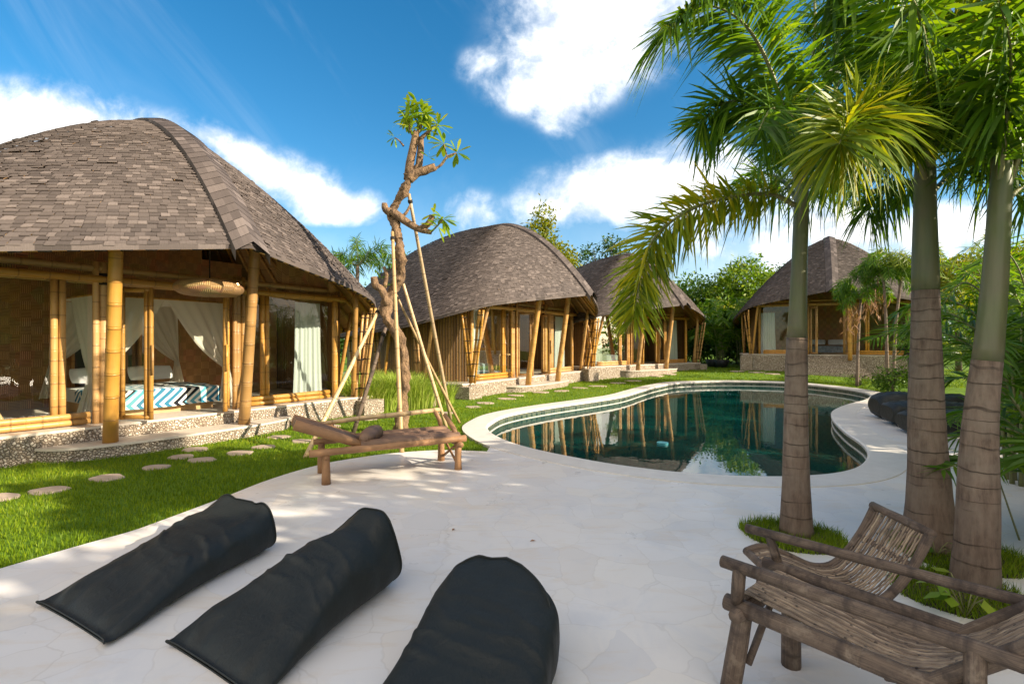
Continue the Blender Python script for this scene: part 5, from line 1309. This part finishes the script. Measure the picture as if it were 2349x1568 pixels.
p=G(2062,902); shrub(p[0]+.1,p[1]+.4,.9,1.1,1500,.11,'leaf_mid','small flowering bush beside the foot of the twin young palms',45)
p=G(1985,885); shrub(p[0],p[1]+.4,.35,1.0,500,.08,'leaf_light','low patch of pinkish groundcover flowers between the young palms',46)
# spiky trunked plant beyond the beanbags
def dracaena(px,py,Y,h,label,seed):
    x,y,_=W(px,py,Y); z=gz1(x,y); root=empty('dracaena',(x,y,z)); tag(root,label,'plant'); rr=random.Random(seed); mb=MB(); r=np.random.default_rng(seed); C=[];Dv=[]
    for k in range(6):
        a=rr.uniform(0,2*PI); q=.5*rr.uniform(.3,1); e=(x+math.cos(a)*q,y+math.sin(a)*q*.6,z+h*rr.uniform(.55,1)); mb.tube([(x,y,z-.05),(x+math.cos(a)*q*.35,y+math.sin(a)*q*.3,z+h*.3),e],[.14,.09,.05],8,True,gnarl=.2)
        for j in range(40): C.append(e); Dv.append(unit(r.normal(size=3)+np.array((0,0,.45))))
    mb.build('trunk',MT['treebark'],root,True,off_of(root)); C=np.array(C);Dv=np.array(Dv);n=len(C)
    V=leaf_quads(C,Dv,np.cross(Dv,np.cross(Dv,np.array((0,0,1.0)))+.01),r.uniform(.5,.9,n),np.full(n,.07)); np_mesh('leaves',V,np.arange(len(V)).reshape(-1,4),MT['leaf_dark'],root,off=off_of(root))
dracaena(2098,900,18.0,2.3,'dark spiky trunked plant beside the twin young palms',5)
# banana like and fan palms in the gap between the two rear huts, potted plant
def potted(px,py,Y,label,seed):
    x,y,_=W(px,py,Y); z=gz1(x,y); root=empty('plant_pot',(x,y,z)); tag(root,label,'plant pot','black pots on the lawn')
    mb=MB(); mb.tube([(x,y,z-.02),(x,y,z+.2),(x,y,z+.42),(x,y,z+.45)],[.28,.38,.46,.43],18,True); mb.build('tub',MT['pot'],root,True,off_of(root))
    mb=MB(); mb.tube([(x,y,z+.44),(x,y,z+.46)],[.40,.36],14,True); mb.build('soil',MT['soil'],root,True,off_of(root))
    return x,y,z
a=potted(1655,838,31.0,'black round tub under the tall fan leaved palm between the rear huts',1)
b=potted(1636,836,31.5,'lower black tub beside the round one on the shaded lawn',2)
areca(a[0],a[1],4.6,'tall stiff leaved palm growing from the black tub between the rear huts',28,15,'palm',ll=.8,n=70,w=.09,group='palms between the rear huts',spread=.7)
areca(a[0]-1.8,a[1]+2.5,4.4,'shaded broad leaved palm next to the third hut eave',29,14,'palm',ll=.8,n=70,w=.09,group='palms between the rear huts',spread=.8)
areca(a[0]+2.2,a[1]+2.2,4.6,'broad leaved palm next to the stepped hut eave',30,14,'palm_yellow',ll=.8,n=70,w=.09,group='palms between the rear huts',spread=.8)
# ---------------------------------------------------------------- trees beyond the huts
def BT(px,py,Y,*a,**k):
    x,y,_=W(px,py,Y); return tree('garden_tree',x,y,*a,group='trees behind the huts',**k)
BT(1248,800,33,10,[(0,0,9.7,.6,.5,.9),(-.3,0,8.5,.95,.9,1.0),(.1,0,7.2,1.3,1.2,1.2),(.3,0,5.8,1.5,1.3,1.2),(1.1,.2,6.9,.8,.7,1.0),(1.7,0,5.8,.8,.7,1.2),(0,0,4.4,1.6,1.2,1.1)],8500,.28,'leaf_yellow','slim bright green tree rising behind the ridge of the middle hut',seed=101,tr=.14)
BT(1385,800,38,9,[(-.9,0,8.2,.9,.8,.55),(.7,0,8.7,1.0,.8,.6),(1.7,0,7.8,.7,.6,.5),(-1.7,0,7.4,.6,.6,.4),(.2,0,7.3,.9,.8,.4),(0,0,5.6,2.2,1.6,.8)],2300,.28,'leaf_dark','thin sparse tree seen through gaps behind the third hut roof',seed=102,tr=.12)
BT(1330,800,40,6,[(0,0,5.2,2.2,1.8,1.3),(2.5,0,5.4,2.2,1.8,1.3),(-2,0,4.4,1.6,1.5,1.4)],4200,.34,'leaf_dark','dark round tree between the middle hut ridge and the third hut roof',seed=103)
BT(1590,800,42,7,[(0,0,5.2,2.6,2,1.7),(2.2,0,4.8,2.0,2,1.7),(-2.0,0,4.6,2,2,1.5),(.5,0,3.0,3.2,2,1.6)],6500,.36,'leaf_mid','broad bushy tree behind the end of the third hut roof',seed=104)
BT(1705,800,40,8,[(0,0,6.2,2.3,2,1.3),(-1.6,0,5.4,1.8,1.6,1.2),(1.8,0,5.6,1.8,1.7,1.3),(.2,0,7.6,1.0,1,.5),(0,0,4.0,2.8,2.2,1.6)],7000,.34,'leaf_light','layered tree with a spreading top between the two rear huts',seed=105)
BT(1810,800,45,8,[(0,0,7.2,1.6,1.5,.8),(1.2,0,6.6,1.5,1.4,.9),(-.8,0,5.6,1.6,1.5,1.1)],2600,.36,'leaf_dark','dark tree top behind the upper stem of the slim palm',seed=106)
BT(2200,800,27,6,[(0,0,5.2,1.7,1.5,.7),(1.6,0,5.6,1.6,1.4,.7),(-1.2,0,4.4,1.3,1.3,.8),(.6,0,3.8,2.0,1.6,1.2)],5200,.26,'leaf_yellow','sunny yellow green tree between the thick palm and the leaning palm',seed=107)
BT(2330,800,24,6,[(0,0,5.0,1.8,1.6,1.0),(1.5,0,5.6,1.6,1.4,1.0),(0,0,3.2,2.2,1.6,1.5)],5200,.26,'leaf_yellow','sunny yellow green tree at the frame edge beyond the leaning palm',seed=108)
BT(2120,800,32,7,[(0,0,5.4,2.0,1.8,1.1),(-1.5,0,4.4,1.6,1.5,1.2),(1.5,0,4.2,1.8,1.5,1.4)],4500,.32,'leaf_light','green tree behind the fronds of the twin young palms',seed=109)
BT(1480,800,46,7,[(0,0,5.8,2.5,2,1.3),(2.8,0,5.2,2.2,2,1.4),(-2.5,0,5.4,2,2,1.2)],4200,.38,'leaf_dark','dark tree behind the third hut, hidden by the drooping frond',seed=110)
def HB(px,Y,h,w,mat,label,seed): x,y,_=W(px,800,Y); shrub(x,y,h,w,3400,.30,mat,label,seed,'shrub','dark shrubs behind the rear lawn')
for i,(px,Y,h,w,mat,lab) in enumerate(((1560,36,3.6,4.0,'leaf_dark','dark shrub behind the corner of the third hut'),(1625,37,4.2,4.2,'leaf_mid','green shrub behind the palms between the rear huts'),(1690,36,3.4,3.6,'leaf_dark','shaded shrub behind the black plant tubs'),(1745,38,4.4,4.4,'leaf_mid','green shrub against the eave of the stepped hut'))): HB(px,Y,h,w,mat,lab,120+i)
# palms and shrubs in the gap behind the big hut
youngpalm(815,800,21.0,4.9,'arching palm in the gap between the two huts',14,.1,11,1.9,'palm',.5,.09)
x,y,_=W(872,800,24); shrub(x,y,4.6,3.2,3600,.22,'leaf_mid','leafy shrub under the arching palm in the gap between the two huts',131)
x,y,_=W(930,800,31); tree('garden_tree',x,y,6,[(0,0,5.8,1.4,1.2,.8),(1.2,0,6.2,1.2,1.0,.7)],1500,.28,'leaf_mid','tree top just showing over the back of the middle hut roof','tree',132,.12,'trees behind the huts')
# trees beside the terrace, out of the frame, that shade the deck
SH=[(9.8,4.7,4.7,2.0,'leaf_dark'),(9.6,1.9,5.3,2.3,'leaf_dark'),(9.1,-1.0,6.2,2.5,'leaf_dark'),(8.4,-4.0,7.4,2.7,'leaf_dark'),(12.4,-2.4,7.6,3.0,'leaf_dark')]
for i,(x,y,h,w,mt) in enumerate(SH):
    rr=random.Random(200+i); b=[(0,0,h*.72,w*.8,w*.8,h*.25),(0,0,h*.42,w*.8,w*.8,h*.30)]
    if i==5: b=[(0,0,h*.9,w*.5,w*.5,.7)]
    for k in range(7):
        a=2*PI*k/7
        if i==5: b.append((math.cos(a)*w*.7,math.sin(a)*w*.7,h*rr.uniform(.80,.95),w*.34,w*.34,.45)); continue
        b.append((math.cos(a)*w*.55,math.sin(a)*w*.55,h*rr.uniform(.42,.82),w*.42,w*.42,h*.16))
    tree('shade_tree',x,y,h,b,(12000,12000,11000,11000,11000,1500)[i],.40,mt,['bushy shade tree beside the terrace, closest to the leaning palm','bushy shade tree beside the terrace, second along the deck','bushy shade tree beside the terrace, last along the deck','shade tree standing behind the feathery palm bushes','broad shade tree standing behind the terrace trees','tallest open crowned tree behind the terrace trees'][i],'tree',200+i,.16,'shade trees beside the terrace')
# far belt of trees that closes the horizon
r=np.random.default_rng(77); Ps=[]
for k in range(420):
    a=r.uniform(-1.25,1.25); R=r.uniform(58,75); hgt=r.uniform(1.8,4.2); Ps.append((math.sin(a)*R,math.cos(a)*R,hgt*.55,r.uniform(2.5,4.5),r.uniform(2.5,4.5),hgt*.6))
leafy(None,'distant_trees',MT['leaf_dark'],Ps,36000,.9,78,8)
tag(bpy.data.objects['distant_trees'],'far belt of dark green trees closing the garden','trees',kind='stuff')
# ================================================================ LIGHT, SKY, CAMERA
AZ=math.radians(71); EL=math.radians(24.5)      # sun: AZ measured from behind the camera towards its right-hand side
sv=Vector((math.cos(EL)*math.sin(AZ),-math.cos(EL)*math.cos(AZ),math.sin(EL)))
sun=bpy.data.lights.new('sun','SUN'); sun.energy=4.6; sun.angle=math.radians(.5); sun.color=(1.0,.86,.66)
so=bpy.data.objects.new('sun',sun); COL.objects.link(so); so.rotation_euler=sv.to_track_quat('Z','Y').to_euler(); so.location=sv*60
w=bpy.data.worlds.new('World'); S.world=w; w.use_nodes=True; t=w.node_tree; t.nodes.clear()
out=t.nodes.new('ShaderNodeOutputWorld'); bg=t.nodes.new('ShaderNodeBackground'); bg.inputs[1].default_value=.1; t.links.new(bg.outputs[0],out.inputs[0])
sky=t.nodes.new('ShaderNodeTexSky'); sky.sky_type='NISHITA'; sky.sun_disc=False; sky.sun_elevation=EL; sky.sun_rotation=math.atan2(sv.x,sv.y)
sky.air_density=1.0; sky.dust_density=.3; sky.ozone_density=2.5
def put(s,v):
    if isinstance(v,bpy.types.NodeSocket): t.links.new(v,s)
    else: s.default_value=v
def ma(op,a,b=None,c=None,clamp=False):
    n=t.nodes.new('ShaderNodeMath'); n.operation=op; n.use_clamp=clamp; put(n.inputs[0],a)
    if b is not None: put(n.inputs[1],b)
    if c is not None: put(n.inputs[2],c)
    return n.outputs[0]
def sstep(x,a,b):
    n=t.nodes.new('ShaderNodeMapRange'); n.interpolation_type='SMOOTHSTEP'; put(n.inputs[0],x); n.inputs[1].default_value=a; n.inputs[2].default_value=b; return n.outputs[0]
def nz(v,sc,det=8,ro=.55,dist=0.0):
    n=t.nodes.new('ShaderNodeTexNoise'); put(n.inputs['Vector'],v); n.inputs['Scale'].default_value=sc; n.inputs['Detail'].default_value=det; n.inputs['Roughness'].default_value=ro; n.inputs['Distortion'].default_value=dist; return n.outputs['Fac']
def mixc(f,a,b):
    n=t.nodes.new('ShaderNodeMix'); n.data_type='RGBA'; put(n.inputs[0],f); put(n.inputs[6],a); put(n.inputs[7],b); return n.outputs[2]
tc=t.nodes.new('ShaderNodeTexCoord').outputs['Generated']; sp=t.nodes.new('ShaderNodeSeparateXYZ'); put(sp.inputs[0],tc)
X_,Y_,Z_=sp.outputs
yy=ma('MAXIMUM',Y_,.08); u=ma('DIVIDE',X_,yy); v=ma('DIVIDE',Z_,yy)
cb=t.nodes.new('ShaderNodeCombineXYZ'); put(cb.inputs[0],u); put(cb.inputs[1],v); uvv=cb.outputs[0]
def blob(x,y,rx,ry,amp=1.0,rot=0.0):
    du=ma('SUBTRACT',u,(x-1174.5)/FPX); dv=ma('SUBTRACT',v,(784-y)/FPX); c,s=math.cos(rot),math.sin(rot)
    a=ma('MULTIPLY_ADD',du,c*FPX/rx,ma('MULTIPLY',dv,s*FPX/rx)); b=ma('MULTIPLY_ADD',du,-s*FPX/ry,ma('MULTIPLY',dv,c*FPX/ry))
    r2=ma('MULTIPLY_ADD',a,a,ma('MULTIPLY',b,b)); return ma('MULTIPLY',ma('EXPONENT',ma('MULTIPLY',r2,-1.0)),amp)
BL=[(1360,30,150,95,1.1),(1440,-60,170,110,1.1),(1310,130,110,80,1.1),(1260,205,90,50,1.0),(1290,255,45,45,.9),(1190,215,60,28,.55),(1092,152,36,30,.75),(1480,140,70,40,.5),
 (60,262,150,60,1.1),(190,305,160,45,1.1),(20,310,160,60,1.0),(330,320,60,20,.6),
 (540,352,95,32,.85,-.55),(640,398,100,42,.95,-.35),(720,440,80,38,.95,-.3),(800,470,58,32,.9),(832,482,38,22,.7),(470,312,50,20,.6),(730,495,60,20,.5),
 (1080,485,45,36,.85),(1240,478,60,34,.85),(1350,440,110,46,1.05),(1480,425,130,56,1.1),(1600,390,110,50,1.05),(1420,490,160,30,.65),(1700,470,140,60,.7),(1640,560,150,40,.55),
 (1950,520,90,40,1.0),(2080,525,130,42,1.05),(2230,515,110,40,1.05),(1870,500,80,60,.65),(2000,590,220,50,.6),(1780,620,120,50,.5)]
tot=None
for b in BL:
    q=blob(*b); tot=q if tot is None else ma('ADD',tot,q)
n1=nz(uvv,6.6,10,.62,.45); n2=nz(uvv,17.0,8,.62,.2)
nn=ma('MULTIPLY_ADD',n2,.5,ma('MULTIPLY',n1,.75))        # about .62 mean
dens=ma('ADD',tot,ma('MULTIPLY',ma('SUBTRACT',nn,.625),3.4))
cf=sstep(dens,.15,1.35)
cf=ma('MULTIPLY',cf,sstep(tot,.06,.30))
veil=ma('MULTIPLY',ma('MULTIPLY',sstep(dens,-.35,.75),sstep(tot,.01,.22)),.42)
# thin streaks high up and a milky band low down
m0=t.nodes.new('ShaderNodeMapping'); put(m0.inputs[0],uvv); m0.inputs['Rotation'].default_value=(0,0,math.radians(-35)); mp=t.nodes.new('ShaderNodeMapping'); put(mp.inputs[0],m0.outputs[0]); mp.inputs['Scale'].default_value=(5.0,.8,1)
st=sstep(nz(mp.outputs[0],1.0,6,.6,.6),.50,.80)
st=ma('MULTIPLY',st,.20)
low=ma('MULTIPLY',sstep(ma('ADD',v,ma('MULTIPLY',ma('SUBTRACT',n1,.5),.25)),.36,.02),ma('ADD',.28,ma('MULTIPLY',sstep(u,.15,.55),.38)))
thin=ma('MAXIMUM',ma('MAXIMUM',st,low),veil)
front=sstep(Y_,.02,.12)
# sky behind the camera: broad bright cloud, unseen, added as fill light
nb=nz(tc,1.9,7,.55,.4); cb2=sstep(nb,.36,.58)
hueN=t.nodes.new('ShaderNodeHueSaturation'); hueN.inputs['Saturation'].default_value=1.36; hueN.inputs['Value'].default_value=.84; hueN.inputs['Hue'].default_value=.492; put(hueN.inputs['Color'],sky.outputs[0])
skyc=hueN.outputs[0]
sh=sstep(ma('ADD',ma('MULTIPLY',n1,1.1),ma('ADD',ma('MULTIPLY',n2,.5),ma('MULTIPLY',dens,.10))),.66,1.02)
cloudF=mixc(sh,(3.7,4.1,4.8,1),(6.8,6.8,6.7,1)); cloudFill=(9.6,8.3,6.8,1)
a=mixc(thin,skyc,(4.7,5.2,5.8,1)); a=mixc(cf,a,cloudF)
b=mixc(ma('MULTIPLY',cb2,.92),skyc,cloudFill)
fin=mixc(front,b,a); put(bg.inputs[0],fin)
cam=bpy.data.cameras.new('camera'); co=bpy.data.objects.new('camera',cam); COL.objects.link(co); S.camera=co
co.location=(0,0,EYE); co.rotation_euler=(PI/2,0,0); cam.sensor_width=36; cam.lens=36*FPX/2349; cam.clip_end=600; cam.clip_start=.05
vs=S.view_settings; vs.view_transform='Standard'; vs.look='None'; vs.exposure=1.2; vs.gamma=1
S.cycles.max_bounces=10; S.cycles.transparent_max_bounces=16; S.cycles.diffuse_bounces=6; S.cycles.glossy_bounces=4; S.cycles.transmission_bounces=4
S.cycles.caustics_reflective=False; S.cycles.caustics_refractive=False
S.cycles.use_denoising=True; S.cycles.sample_clamp_indirect=6
